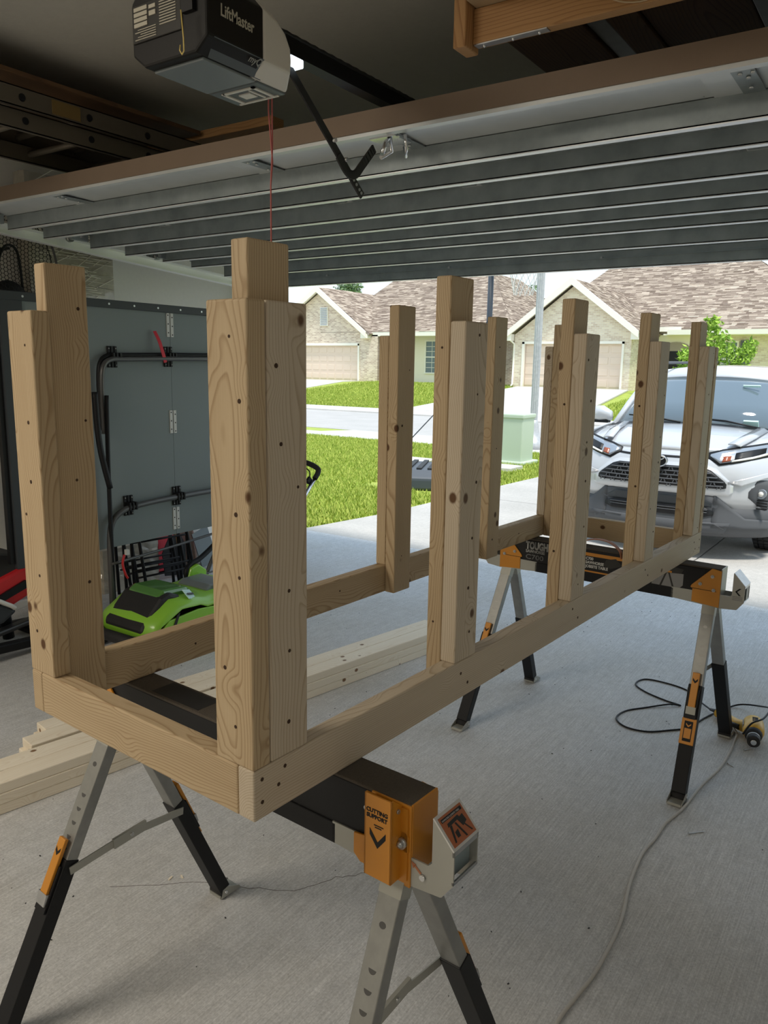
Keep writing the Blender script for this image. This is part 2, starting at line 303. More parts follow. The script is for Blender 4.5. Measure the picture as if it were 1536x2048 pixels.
def board(name, m, lo, hi, axis, parent=None, bevel=0.004, seg=3):
    d = [hi[i]-lo[i] for i in range(3)]; c = [(hi[i]+lo[i])/2 for i in range(3)]
    if axis == 'x': s, rot = (d[0], d[1], d[2]), (0, 0, 0)
    elif axis == 'y': s, rot = (d[1], d[0], d[2]), (0, 0, PI/2)
    else: s, rot = (d[2], d[1], d[0]), (0, -PI/2, 0)
    return MB().box((0, 0, 0), s).obj(name, m, parent, c, rot, bevel, seg)
def text(name, body, size, m, parent, origin, xd, yd, ext=0.0004, align='LEFT', sx=1.0, bold=0.0):
    cu = bpy.data.curves.new(name, 'FONT'); cu.body = body; cu.size = size; cu.extrude = ext; cu.align_x = align; cu.offset = bold; cu.resolution_u = 3
    t = bpy.data.objects.new(name, cu); COL.objects.link(t)
    dg = bpy.context.evaluated_depsgraph_get(); me = bpy.data.meshes.new_from_object(t.evaluated_get(dg)); bpy.data.objects.remove(t)
    me.materials.clear(); me.materials.append(M[m]); o = bpy.data.objects.new(name, me); COL.objects.link(o); o.parent = parent
    xd = Vector(xd).normalized(); yd = Vector(yd); yd = (yd-xd*yd.dot(xd)).normalized(); z = xd.cross(yd)
    o.matrix_local = Matrix.Translation(Vector(origin)) @ Matrix((xd*sx, yd, z)).transposed().to_4x4()
    return o
rng = random.Random(7)
# ============================================================ garage shell
XO = 4.02                                      # plane of the door opening
struct(MB().lohi((-4.2, -3.4, -0.12), (3.97, 3.95, 0)).obj('floor', 'floor'))
struct(MB().lohi((3.975, -3.4, -0.12), (4.72, 3.95, -0.006)).obj('trim_1', 'floor'))           # strip of slab under the door
struct(MB().lohi((-4.2, 3.95, -0.1), (4.2, 4.1, 2.9)).obj('wall_left', 'wall'))
struct(MB().lohi((-4.2, -3.55, -0.1), (4.2, -3.4, 2.9)).obj('wall_right', 'wall'))
struct(MB().lohi((-4.35, -3.55, -0.1), (-4.2, 4.1, 2.9)).obj('wall_back', 'wall'))
mb = MB().lohi((4.02, 3.75, -0.1), (4.2, 4.1, 2.9)); mb.lohi((4.02, -3.55, -0.1), (4.2, -1.9, 2.9)); mb.lohi((4.02, -1.9, 2.25), (4.2, 3.75, 2.9))
struct(mb.obj('wall_front', 'wall'))
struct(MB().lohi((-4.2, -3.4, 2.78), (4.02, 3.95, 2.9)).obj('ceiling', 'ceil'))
struct(MB().lohi((4.0, 3.735, -0.02), (4.21, 3.76, 2.25)).obj('trim_2', 'trim'))
struct(MB().lohi((-4.2, 3.935, 0), (4.02, 3.95, 0.09)).obj('baseboard_left', 'trim'))
# ============================================================ ground outside
PROF = [(4.72, -0.01), (6.2, -0.07), (8.5, -0.09), (14.0, -0.16), (17.0, -0.28), (24.3, -0.30), (24.45, -0.18), (29, 0.15), (35, 0.6), (60, 0.8), (140, 1.0)]
def gz(x):
    for (a, za), (b, zb) in zip(PROF, PROF[1:]):
        if x <= b: return za+(zb-za)*(x-a)/(b-a)
    return PROF[-1][1]
def strip(name, m, x0, x1, y0, y1, dz=0.0, y0b=None, y1b=None, kind='structure', thick=0.06):
    xs = sorted({x0, x1, *[p[0] for p in PROF if x0 < p[0] < x1]}); mb = MB()
    y0b = y0 if y0b is None else y0b; y1b = y1 if y1b is None else y1b
    def yy(x, a, b): return a+(b-a)*(x-x0)/(x1-x0)
    vs = []; fs = []
    for x in xs:
        for z in (dz, dz-thick): vs += [(x, yy(x, y0, y0b), gz(x)+z), (x, yy(x, y1, y1b), gz(x)+z)]
    for i in range(len(xs)-1):
        a, b = 4*i, 4*i+4; fs += [(a, b, b+1, a+1), (a+2, a+3, b+3, b+2), (a, a+2, b+2, b), (a+1, b+1, b+3, a+3)]
    fs += [(0, 1, 3, 2), (4*len(xs)-4, 4*len(xs)-2, 4*len(xs)-1, 4*len(xs)-3)]
    o = mb.add(vs, fs).obj(name, m); o['kind'] = kind; return o
strip('lawn_ground', 'grass', 14.0, 140, -60, 90, -0.012); strip('lawn_ground', 'grass', 4.25, 14.0, 3.97, 90, -0.012); strip('lawn_ground', 'grass', 4.25, 14.0, -60, -2.6, -0.012)
strip('driveway_bed', 'rubber', 4.0, 14.0, -2.6, 3.97, -0.03)
for i, (a, b) in enumerate(((4.725, 7.9), (7.915, 11.0), (11.015, 14.0))):
    strip('driveway', 'drive', a, b, -2.6, 0.65); strip('driveway', 'drive', a, b, 0.665, 3.97)
strip('sidewalk', 'walk', 14.0, 15.5, -40, 60, 0.004)
strip('driveway', 'walk', 15.5, 17.0, -3.2, 12.5, 0.002)
strip('road', 'road', 17.0, 24.3, -50, 80, 0.0)
strip('kerb', 'walk', 24.3, 24.62, -50, 80, 0.05)
strip('driveway', 'walk', 24.6, 34.9, 9.0, 15.9, 0.06, 10.3, 15.8)
strip('driveway', 'walk', 24.6, 36.9, 25.4, 33.5, 0.02, 27.0, 32.4)
# grass blades where the lawn is near
def keep(X, Y, av):
    k = np.ones(len(X), bool)
    for a, b, c, d in av: k &= ~((X > a) & (X < b) & (Y > c) & (Y < d))
    return k
def blades(name, n, x0, x1, y0, y1, seed, h=0.05, wd=0.010, avoid=()):
    r = np.random.default_rng(seed); X = x0+(x1-x0)*r.random(n)**1.25; Y = y0+(y1-y0)*r.random(n); A = r.random(n)*2*PI; Hh = h*(0.5+r.random(n)); Wd = wd*(0.6+0.8*r.random(n))
    X, Y = np.where(keep(X, Y, avoid), X, 9e3), Y; q = X < 1e3; X, Y, A, Hh, Wd = X[q], Y[q], A[q], Hh[q], Wd[q]; n = len(X); Z = np.interp(X, [p[0] for p in PROF], [p[1] for p in PROF])-0.014; lean = (r.random((n, 2))-0.5)*h*1.6
    V = np.zeros((n, 3, 3)); V[:, 0] = np.stack([X-Wd*np.cos(A), Y-Wd*np.sin(A), Z], 1); V[:, 1] = np.stack([X+Wd*np.cos(A), Y+Wd*np.sin(A), Z], 1); V[:, 2] = np.stack([X+lean[:, 0], Y+lean[:, 1], Z+Hh], 1)
    me = bpy.data.meshes.new(name); me.from_pydata(V.reshape(-1, 3).tolist(), [], np.arange(3*n).reshape(-1, 3).tolist())
    at = me.attributes.new('tint', 'FLOAT', 'FACE'); at.data.foreach_set('value', r.random(n)); me.materials.append(M['grass_blade'])
    o = bpy.data.objects.new(name, me); COL.objects.link(o); return o
tag(blades('grass', 150000, 4.9, 14.0, 3.99, 12.5, 3, avoid=((7.75, 9.2, 4.25, 5.5), (11.6, 12.4, 4.8, 5.6), (10.6, 11.3, 4.55, 5.35), (10.55, 11.15, 6.15, 6.95))), 'bright green mown grass of the near lawn beside the driveway', 'grass', kind='stuff')
tag(blades('grass', 50000, 24.7, 36.9, 15.95, 25.6, 5, 0.08, 0.02), 'sunlit green lawn before the left brick house across the street', 'grass', kind='stuff')
tag(blades('grass', 30000, 24.7, 34.5, 0.0, 9.3, 6, 0.08, 0.02, avoid=((26.8, 29.2, 3.9, 6.7), (33.3, 33.7, 9.0, 9.6))), 'sunlit green lawn behind the silver car before the right brick house', 'grass', kind='stuff')
# ============================================================ houses across the street
def attr_faces(o, vals):
    at = o.data.attributes.new('tint', 'FLOAT', 'FACE'); at.data.foreach_set('value', vals)
def shingles(parent, bl, br, tr, tl, seed, tw=0.34, rh=0.15):
    r = random.Random(seed); bl, br, tr, tl = map(Vector, (bl, br, tr, tl)); n = (br-bl).cross(tl-bl).normalized()
    if n.z < 0: n = -n
    H = (tl-bl).length; slope_h = H
    mid = ((bl+br)/2-(tl+tr)/2).length; rows = max(2, int(mid/rh)); vs = []; fs = []; tint = []
    for i in range(rows):
        t0, t1 = i/rows, (i+1)/rows; a, b = bl.lerp(tl, t0), br.lerp(tr, t0); a1, b1 = bl.lerp(tl, t1), br.lerp(tr, t1)
        Lr = (b-a).length
        if Lr < 0.05: continue
        x = -r.random()*tw; d = (b-a).normalized(); up = (a1-a)-d*(a1-a).dot(d)
        la, lb = (a1-a).dot(d), (b1-b).dot(d)
        while x < Lr:
            wd = tw*(0.55+0.9*r.random()); x0, x1 = max(0, x), min(Lr, x+wd); x += wd
            if x1-x0 < 0.02: continue
            h = 0.014+0.022*r.random()
            p = [a+d*x0+n*h, a+d*x1+n*h, a+d*min(x1, Lr+lb)+up+n*0.004, a+d*max(x0, la)+up+n*0.004, a+d*x0-n*0.01, a+d*x1-n*0.01]
            o = len(vs); vs += [tuple(q) for q in p]; fs += [(o, o+1, o+2, o+3), (o+4, o+5, o+1, o)]; t = r.random()**1.3; tint += [t, t*0.3]
    me = bpy.data.meshes.new('shingles'); me.from_pydata(vs, [], fs); me.materials.append(M['shingle']); o = bpy.data.objects.new('shingles', me); COL.objects.link(o); attr_faces(o, tint)
    o.parent = parent; o['kind'] = 'stuff'; return o
def roof_face(house, pts, seed, name='roof'):
    """pts bl, br, tr, tl"""
    P = [Vector(p) for p in pts]; n = (P[1]-P[0]).cross(P[3]-P[0]).normalized()
    if n.z < 0: n = -n
    mb = MB(); lo = [p-n*0.12 for p in P]; hi = [p-n*0.012 for p in P]
    mb.add(lo+hi, [(0, 1, 2, 3), (4, 5, 6, 7), (0, 1, 5, 4), (1, 2, 6, 5), (2, 3, 7, 6), (3, 0, 4, 7)])
    o = mb.obj(name, 'roof_base', house); shingles(o, *pts, seed); return o
def panel_door(house, x, y0, y1, z0, z1, cols, rows=4, mt='gdoor'):
    d = MB().lohi((x, y0, z0), (x+0.05, y1, z1)).obj('overhead_door', mt, house); rh = (z1-z0)/rows; cw = (y1-y0)/cols; shared = None
    for j in range(rows):
        MB().lohi((x-0.006, y0, z0+j*rh+0.006), (x, y1, z0+(j+1)*rh-0.012)).obj('door_section', mt, d)
        for i in range(cols):
            c = (x-0.012, y0+(i+0.5)*cw, z0+(j+0.5)*rh)
            if shared is None: p = MB().box((0, 0, 0), (0.02, cw*0.80, rh*0.60)).obj('panel', mt, d, c, bevel=0.008, seg=1); shared = p
            else: p = shared.copy(); COL.objects.link(p); p.parent = d; p.location = c
    return d
def window(house, x, y0, y1, z0, z1, nv=2, nh=2, glass='dark_glass', depth=0.05):
    f = MB(); t = 0.07
    f.lohi((x-depth, y0-t, z0-t), (x+0.02, y0, z1+t)); f.lohi((x-depth, y1, z0-t), (x+0.02, y1+t, z1+t)); f.lohi((x-depth, y0, z1), (x+0.02, y1, z1+t)); f.lohi((x-depth-0.03, y0-t, z0-t), (x+0.02, y1+t, z0))
    zm = (z0+z1)/2; f.lohi((x-depth, y0, zm-0.03), (x, y1, zm+0.03))
    o = f.obj('window', 'trim', house)
    for a, b in ((z0, zm-0.03), (zm+0.03, z1)):
        MB().lohi((x-0.012, y0, a), (x-0.004, y1, b)).obj('pane', glass, o)
        for k in range(1, nv+1):
            yy = y0+(y1-y0)*k/(nv+1); MB().lohi((x-0.025, yy-0.012, a), (x-0.013, yy+0.012, b)).obj('glazing_bar', 'trim', o)
        for k in range(1, nh+1):
            zz = a+(b-a)*k/(nh+1); MB().lohi((x-0.025, y0, zz-0.012), (x-0.013, y1, zz+0.012)).obj('glazing_bar', 'trim', o)
    return o
# --- right house
H = thing('house', 'light brick house with double garage door and steep hipped roof behind the silver car', 'house', (35, 13, 0.6))
def hp(mb, name, m): return mb.obj(name, m, H, (-35, -13, -0.6))
Hp = thing('x', '', ''); bpy.data.objects.remove(Hp)
def rebase(house, base):
    for c in house.children: c.location = c.location - Vector(base)
yc, ye0, ye1 = 13.2, 10.05, 16.35
MB().add([], []) 
wl = MB()
wl.prism([(10.35, 0.5), (10.75, 0.5), (10.75, 2.75), (15.6, 2.75), (15.6, 0.5), (16.1, 0.5), (16.1, 3.15), (13.2, 5.35), (10.35, 3.2)], 'x', 35.0, 35.25)
wl.lohi((35.25, 15.95, 0.5), (44, 16.1, 3.1)); wl.lohi((35.25, 10.35, 0.5), (38, 10.5, 3.1))
wl.obj('brick_wall', 'brick_b', H)
panel_door(H, 35.15, 10.75, 15.6, 0.62, 2.72, 8)
dt = MB(); dt.lohi((34.96, 10.66, 0.6), (35.1, 10.76, 2.8)); dt.lohi((34.96, 15.56, 0.6), (35.1, 15.68, 2.8)); dt.lohi((34.96, 10.66, 2.7), (35.1, 15.68, 2.82)); dt.obj('door_trim', 'trim', H)
for s, (ya, za, yb, zb) in enumerate(((9.95, 3.08, 13.2, 5.5), (16.5, 3.05, 13.2, 5.5))):
    b = MB(); b.prism([(ya, za-0.13), (yb, zb-0.13), (yb, zb+0.21), (ya, za+0.17)], 'x', 34.59, 34.70); b.obj('bargeboard', 'trim', H)
    e = MB(); e.prism([(ya, za+0.0), (yb, zb+0.0), (yb, zb+0.05), (ya, za+0.05)], 'x', 34.72, 35.02); e.obj('soffit', 'trim', H)
    MB().lohi((34.66, min(ya, ya+(0.35 if s == 0 else -0.35)), za-0.2), (35.1, max(ya, ya+(0.35 if s == 0 else -0.35)), za+0.12)).obj('eave_return', 'trim', H)
roof_face(H, [(44, 9.9, 3.2), (34.66, 9.9, 3.2), (34.66, 13.2, 5.65), (44, 13.2, 5.65)], 11)
roof_face(H, [(34.66, 16.55, 3.15), (44, 16.55, 3.15), (44, 13.2, 5.65), (34.66, 13.2, 5.65)], 12)
# main body
MB().lohi((38.2, -4.0, 0.5), (38.5, 10.35, 3.35)).obj('brick_wall', 'brick_b', H)
roof_face(H, [(37.7, 16.9, 3.5), (37.7, 2.0, 3.5), (45.0, 7.2, 7.35), (45.0, 14.9, 7.35)], 13)
roof_face(H, [(37.7, 2.0, 3.5), (52.0, 0.5, 3.5), (48.0, 7.2, 7.35), (45.0, 7.2, 7.35)], 14)
roof_face(H, [(37.3, 7.3, 3.40), (37.3, -5.0, 3.40), (41.5, -1.5, 5.6), (41.5, 3.9, 5.6)], 15)
MB().lohi((37.18, -5.0, 3.18), (37.3, 9.4, 3.40)).obj('gutter', 'trim', H)
MB().lohi((37.58, 8.9, 3.34), (37.7, 10.4, 3.56)).obj('gutter', 'trim', H)
MB().lohi((37.3, -5.0, 3.16), (38.2, 9.6, 3.22)).obj('soffit', 'trim', H)
MB().lohi((38.0, 8.3, 0.5), (38.22, 10.3, 3.2)).obj('stucco_wall', 'stucco', H)
MB().lohi((37.96, 8.75, 0.6), (38.02, 9.55, 2.75)).obj('front_door', 'car_black', H)
ar = MB(); ar.prism([(9.15+0.72*math.cos(a), 2.45+0.42*math.sin(a)) for a in [PI*k/12 for k in range(13)]], 'x', 37.94, 37.99); ar.obj('arch', 'roof_base', H)
window(H, 38.2, 6.5, 7.75, 1.35, 2.85, 3, 3)
for y in (6.36, 8.25):
    s = MB().lohi((38.1, y-0.45, 1.3), (38.18, y, 2.95)).obj('shutter', 'shutter', H)
    for z in (1.42, 2.18): MB().lohi((38.085, y-0.37, z), (38.1, y-0.08, z+0.66)).obj('shutter_panel', 'shutter', s)
MB().tube([(34.7, 16.35, 3.0), (34.8, 16.2, 2.85), (35.02, 16.12, 2.7), (34.97, 16.12, 0.75), (34.8, 16.12, 0.65)], 0.05).obj('downpipe', 'trim', H)
rebase(H, (35, 13, 0.6))
# --- left house
H = thing('house', 'brick house with one wide plain garage door and louvred gable vent across the street', 'house', (37, 30, 0.6))
wl = MB(); wl.prism([(25.75, 0.5), (27.15, 0.5), (27.15, 2.75), (32.0, 2.75), (32.0, 0.5), (34.2, 0.5), (34.2, 3.3), (30.07, 5.85), (26.2, 3.3), (25.75, 3.3)], 'x', 37.0, 37.25)
wl.obj('brick_wall', 'brick_a', H)
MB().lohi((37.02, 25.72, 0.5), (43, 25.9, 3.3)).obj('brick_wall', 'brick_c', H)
panel_door(H, 37.15, 27.15, 32.0, 0.62, 2.7, 8)
dt = MB(); dt.lohi((36.95, 27.05, 0.6), (37.1, 27.16, 2.8)); dt.lohi((36.95, 27.05, 2.69), (37.1, 32.1, 2.84)); dt.lohi((36.95, 32.0, 0.6), (37.1, 32.12, 2.8)); dt.obj('door_trim', 'trim', H)
for s, (ya, za, yb, zb) in enumerate(((26.35, 3.3, 30.07, 5.98), (34.4, 3.2, 30.07, 5.98))):
    b = MB(); b.prism([(ya, za-0.14), (yb, zb-0.14), (yb, zb+0.21), (ya, za+0.17)], 'x', 36.59, 36.70); b.obj('bargeboard', 'trim', H)
    b = MB(); b.prism([(ya, za+0.0), (yb, zb+0.0), (yb, zb+0.05), (ya, za+0.05)], 'x', 36.72, 37.02); b.obj('soffit', 'trim', H)
MB().lohi((36.66, 26.25, 3.1), (37.0, 26.75, 3.45)).obj('eave_return', 'trim', H)
roof_face(H, [(45, 26.1, 3.35), (36.66, 26.1, 3.35), (36.66, 30.07, 6.15), (45, 30.07, 6.15)], 21)
roof_face(H, [(36.66, 34.5, 3.3), (45, 34.5, 3.3), (45, 30.07, 6.15), (36.66, 30.07, 6.15)], 22)
v = MB().lohi((36.93, 29.42, 3.85), (37.0, 30.02, 4.95)).obj('gable_vent', 'trim', H)
for k in range(10): MB().box((36.92, 29.72, 3.93+k*0.105), (0.03, 0.5, 0.07), Euler((0, R(25), 0)).to_matrix()).obj('louvre', 'pole_grey', v)
MB().lohi((37.0, 17.2, 3.22), (37.12, 26.2, 3.45)).obj('gutter', 'trim', H)
roof_face(H, [(37.0, 30, 3.45), (37.0, 17.1, 3.45), (45.2, 22.6, 7.4), (45.2, 30, 7.4)], 23)
roof_face(H, [(37.0, 17.1, 3.45), (50, 17.1, 3.45), (49, 22.6, 7.4), (45.2, 22.6, 7.4)], 24)
MB().lohi((38.2, 17.5, 0.5), (38.5, 25.8, 3.3)).obj('stucco_wall', 'stucco', H)
window(H, 38.2, 21.95, 23.15, 1.2, 2.95, 2, 2)
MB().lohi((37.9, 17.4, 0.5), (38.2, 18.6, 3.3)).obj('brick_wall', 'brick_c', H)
rebase(H, (37, 30, 0.6))
# --- tree, background trees
def leaves(name, parent, blobs, n, size, seed, m):
    r = np.random.default_rng(seed); W = np.array([b[3]**2 for b in blobs]); idx = r.choice(len(blobs), n, p=W/W.sum()); B = np.array(blobs)[idx]
    d = r.normal(size=(n, 3)); d /= np.linalg.norm(d, axis=1)[:, None]; c = B[:, :3]+d*(B[:, 3]*(0.35+0.65*r.random(n)))[:, None]
    a = r.normal(size=(n, 3)); a /= np.linalg.norm(a, axis=1)[:, None]; b = np.cross(a, r.normal(size=(n, 3))); b /= np.linalg.norm(b, axis=1)[:, None]
    s = size*(0.6+0.8*r.random(n))[:, None]; V = np.stack([c-a*s, c-b*s*0.45, c+a*s, c+b*s*0.45], 1)
    me = bpy.data.meshes.new(name); me.from_pydata(V.reshape(-1, 3).tolist(), [], np.arange(4*n).reshape(-1, 4).tolist()); me.materials.append(M[m])
    at = me.attributes.new('tint', 'FLOAT', 'FACE'); at.data.foreach_set('value', r.random(n)); o = bpy.data.objects.new(name, me); COL.objects.link(o); o.parent = parent; o['kind'] = 'stuff'; return o
T = thing('young_tree', 'young tree with thin yellow-green foliage before the shuttered window', 'tree', (28, 5.3, gz(28)))
MB().tube([(0, 0, -0.1), (0.02, 0.02, 0.8), (0, -0.03, 1.6), (0.03, 0.05, 2.6)], [0.05, 0.045, 0.035, 0.015], 8).obj('trunk', 'bark', T)
for k, (a, b, c) in enumerate(((0.5, 0.7, 2.1), (-0.4, -0.8, 2.0), (0.2, -0.4, 2.6), (-0.3, 0.5, 2.5))): MB().tube([(0, 0, 1.0+0.12*k), (a*0.5, b*0.5, c*0.75), (a, b, c)], [0.02, 0.015, 0.006], 6).obj('branch', 'bark', T)
leaves('foliage', T, [(0, 0, 2.3, 0.62), (0, 0.75, 1.9, 0.5), (0.1, -0.75, 1.95, 0.5), (0, 0.15, 3.0, 0.36), (0.2, 0.5, 1.3, 0.45), (-0.1, -0.5, 1.35, 0.4), (0, -1.1, 2.3, 0.3), (0, 1.1, 1.4, 0.3)], 2400, 0.085, 4, 'leaf')
def far_tree(lbl, x, y, z, rr, seed):
    T = thing('tree', lbl, 'tree', (x, y, gz(x))); zz = z-gz(x)
    MB().tube([(0, 0, -0.2), (0.1, 0.1, zz*0.6), (0, 0, zz)], [0.3, 0.22, 0.08], 8).obj('trunk', 'bark', T)
    r = random.Random(seed); bl = [(r.uniform(-rr, rr)*0.5, r.uniform(-rr, rr), zz+r.uniform(-rr, rr)*0.5, rr*r.uniform(0.3, 0.6)) for _ in range(9)]
    leaves('foliage', T, bl, 2600, 0.16, seed, 'leaf_dark')
far_tree('distant grey-green tree showing in the gap between the two roofs', 64, 30.2, 6.6, 2.4, 31)
far_tree('distant tree top peeking over the left house roof beside its gable', 62, 46.5, 8.2, 2.0, 33)
# --- flag
T = thing('flag', 'small stars and stripes flag hanging from a pole by the house entry', 'flag', (33.5, 9.15, 0.5))
MB().tube([(0, 0, 0), (0, -0.02, 2.85)], 0.018, 8).obj('pole', 'trim', T)
def fl(zt, zb): return [(0.01, -0.02, zt), (0.03, 0.30, zt-0.35), (0.03, 0.30, zb-0.35), (0.01, -0.02, zb)]
for k in range(7):
    a = 2.15-k*0.16; mb = MB(); q = fl(a, a-0.16); mb.add(q+[(p[0]-0.012, p[1], p[2]) for p in q], [(0, 1, 2, 3), (4, 5, 6, 7), (0, 1, 5, 4), (2, 3, 7, 6), (1, 2, 6, 5), (0, 3, 7, 4)])
    mb.obj('stripe', 'flag_red' if k % 2 == 0 else 'flag_white', T)
mb = MB(); q = fl(2.78, 2.16); mb.add(q+[(p[0]-0.014, p[1], p[2]) for p in q], [(0, 1, 2, 3), (4, 5, 6, 7), (0, 1, 5, 4), (2, 3, 7, 6), (1, 2, 6, 5), (0, 3, 7, 4)]); cn = mb.obj('canton', 'flag_blue', T)
st = MB()
for i in range(4):
    for j in range(3):
        y, z = 0.03+j*0.09, 2.62-i*0.14-0.105*j; st.box((-0.012, y, z), (0.006, 0.03, 0.035))
st.obj('stars', 'flag_white', cn)
# ============================================================ things on the near lawn
T = thing('street_lamp', 'tall grey fluted lamp post standing on the lawn by the sidewalk', 'lamp', (14.95, 6.1, gz(14.95)), group=None)
pp = []
for k in range(24):
    a = 2*PI*k/24; rr = 0.082 if k % 2 else 0.066; pp.append((rr*math.cos(a), rr*math.sin(a)))
MB().prism(pp, 'z', 0.62, 4.6).obj('pole', 'pole_grey', T)
MB().tube([(0, 0, -0.02), (0, 0, 0.18), (0, 0, 0.2), (0, 0, 0.42), (0, 0, 0.5), (0, 0, 0.56), (0, 0, 0.64)], [0.22, 0.22, 0.17, 0.12, 0.115, 0.10, 0.09], 20).obj('base', 'pole_grey', T)
MB().tube([(0, 0, 4.6), (0, 0, 4.7), (0, 0, 5.0), (0, 0, 5.1)], [0.1, 0.16, 0.2, 0.05], 16).obj('lantern', 'trim', T)
T = thing('utility_cabinet', 'pale green utility cabinet on the lawn between the driveway and the lamp post', 'cabinet', (12.0, 5.2, gz(12)))
MB().lohi((-0.25, -0.30, 0), (0.25, 0.30, 0.86)).obj('body', 'util_green', T, bevel=0.02)
MB().lohi((-0.27, -0.32, 0.8), (0.27, 0.32, 0.88)).obj('lid', 'util_green', T, bevel=0.02)
MB().lohi((-0.33, -0.38, -0.02), (0.33, 0.38, 0.05)).obj('skirt', 'util_green', T, bevel=0.02)
T = thing('utility_pedestal', 'small teal round-topped pedestal with a white sticker on a concrete pad', 'pedestal', (10.95, 5.03, gz(10.95)))
MB().tube([(0, 0, 0.02), (0, 0, 0.2), (0, 0, 0.21), (0, 0, 0.58), (0, 0, 0.65), (0, 0, 0.68)], [0.07, 0.07, 0.085, 0.085, 0.06, 0.01], 16).obj('post', 'util_teal', T)
MB().box((-0.082, -0.03, 0.42), (0.012, 0.09, 0.16)).obj('sticker', 'sticker', T)
MB().lohi((-0.25, -0.42, -0.03), (0.25, 0.25, 0.05)).obj('pad', 'walk', T, bevel=0.01)
tag(MB().lohi((10.6, 6.2, gz(10.8)-0.03), (11.1, 6.9, gz(10.8)+0.04)).obj('utility_slab', 'walk', bevel=0.01), 'flat pale concrete slab set in the lawn left of the pedestal', 'slab')
# portable basketball hoop
T = thing('basketball_hoop', 'portable basketball hoop with black wheeled base lying beside the driveway edge', 'hoop', (8.45, 4.9, gz(8.45)))
bs = MB(); bs.prism([(-0.62, 0.0), (-0.62, 0.16), (-0.5, 0.26), (0.5, 0.26), (0.62, 0.14), (0.62, 0.0)], 'y', -0.42, 0.42)
b = bs.obj('base', 'pole_dark', T, rot=(0, 0, R(25)), bevel=0.03)
for k in range(5): MB().lohi((-0.46, -0.34+k*0.15, 0.26), (0.48, -0.27+k*0.15, 0.285)).obj('rib', 'black_matt', b, bevel=0.006)
for y in (-0.3, 0.3): MB().cyl((-0.62, y-0.05, 0.05), (-0.62, y+0.05, 0.05), 0.07).obj('wheel', 'rubber', b)
MB().tube([(0.45, -0.30, 0.2), (1.0, -0.41, 0.45), (1.05, -0.42, 0.7), (1.05, -0.42, 3.3)], 0.042, 10).obj('pole', 'pole_dark', T)
MB().tube([(-0.30, 0.42, 0.25), (0.45, -0.15, 1.2), (1.0, -0.42, 2.3)], 0.008, 6).obj('stay', 'pole_dark', T)
MB().tube([(1.05, -0.42, 3.1), (0.75, -0.85, 3.05)], 0.03, 8).obj('arm', 'pole_dark', T)
MB().box((0.74, -0.88, 3.35), (0.05, 1.1, 0.75), Euler((0, 0, R(30))).to_matrix()).obj('backboard', 'white', T)
hc = Vector((0.62, -1.13, 3.05)); hoop = MB().tube([(hc.x+0.225*math.cos(a), hc.y+0.225*math.sin(a), hc.z) for a in [2*PI*k/24 for k in range(24)]], 0.009, 6, closed=True).obj('rim', 'orange', T)
nb = MB()
for k in range(12):
    for s in (1, -1):
        pts = []
        for j in range(8):
            t = j/7; a = 2*PI*k/12+s*t*1.4; rr = 0.225-0.1*t; pts.append((hc.x+rr*math.cos(a), hc.y+rr*math.sin(a), hc.z-0.46*t))
        nb.tube(pts, 0.0035, 4, caps=False)
nb.obj('net', 'net', T)['kind'] = 'stuff'
# ============================================================ car (seen from the front)
CAR = thing('car', 'silver SUV parked on the driveway facing the garage', 'car', (6.12, 1.03, gz(6.6)-0.0))
def surf(name, pts, m, parent, thick=0.02, smooth=True):
    """grid pts[i][j] -> sheet with thickness"""
    ni, nj = len(pts), len(pts[0]); mb = MB(); vs = [p for row in pts for p in row]
    mb.add(vs, [(i*nj+j, i*nj+j+1, (i+1)*nj+j+1, (i+1)*nj+j) for i in range(ni-1) for j in range(nj-1)], smooth)
    o = mb.obj(name, m, parent, fix=False)
    s = o.modifiers.new('solid', 'SOLIDIFY'); s.thickness = thick; s.offset = 0; return o
# fascia/hood/glass/roof lines: (x, z, half width)
def sheet(name, path, m, setb=0.0, crown=0.0, n=24, parent=CAR, y0=-1.0, y1=1.0, thick=0.02, pw=3.0, dx=0.0):
    rows = []
    for (x, z, hw, *r) in path:
        row = []
        for k in range(n+1):
            s = y0+(y1-y0)*k/n; sb = r[0] if r else setb; cw = r[1] if len(r) > 1 else crown
            row.append((x+dx+sb*abs(s)**pw, s*hw, z-cw*abs(s)**2.2))
        rows.append(row)
    return surf(name, rows, m, parent, thick)
FAS = [(0.19, 0.16, 0.30), (0.22, 0.06, 0.34), (0.30, 0.0, 0.36), (0.40, 0.015, 0.36), (0.47, 0.03, 0.36), (0.56, 0.0, 0.36), (0.66, -0.005, 0.36), (0.74, 0.01, 0.36), (0.80, 0.035, 0.37), (0.86, 0.06, 0.38), (0.90, 0.09, 0.40), (0.93, 0.12, 0.42), (1.05, 0.22, 0.42)]
def fxz(y, z):
    for (a, xa, sa), (b, xb, sb) in zip(FAS, FAS[1:]):
        if z <= b or b == FAS[-1][0]:
            t = (z-a)/(b-a); return xa+(xb-xa)*t+(sa+(sb-sa)*t)*abs(y/0.92)**3
def patch(name, prof, m, out, parent, s=1, nz=5):
    P = []
    for (y0, a0, b0), (y1, a1, b1) in zip(prof, prof[1:]):
        k = max(1, int((y1-y0)/0.05))
        P += [(y0+(y1-y0)*j/k, a0+(a1-a0)*j/k, b0+(b1-b0)*j/k) for j in range(k)]
    P.append(prof[-1]); rows = [[(fxz(y, zb_+(zt-zb_)*j/nz)-out, s*y, zb_+(zt-zb_)*j/nz) for j in range(nz+1)] for y, zt, zb_ in P]
    return surf(name, rows, m, parent, 0.012)
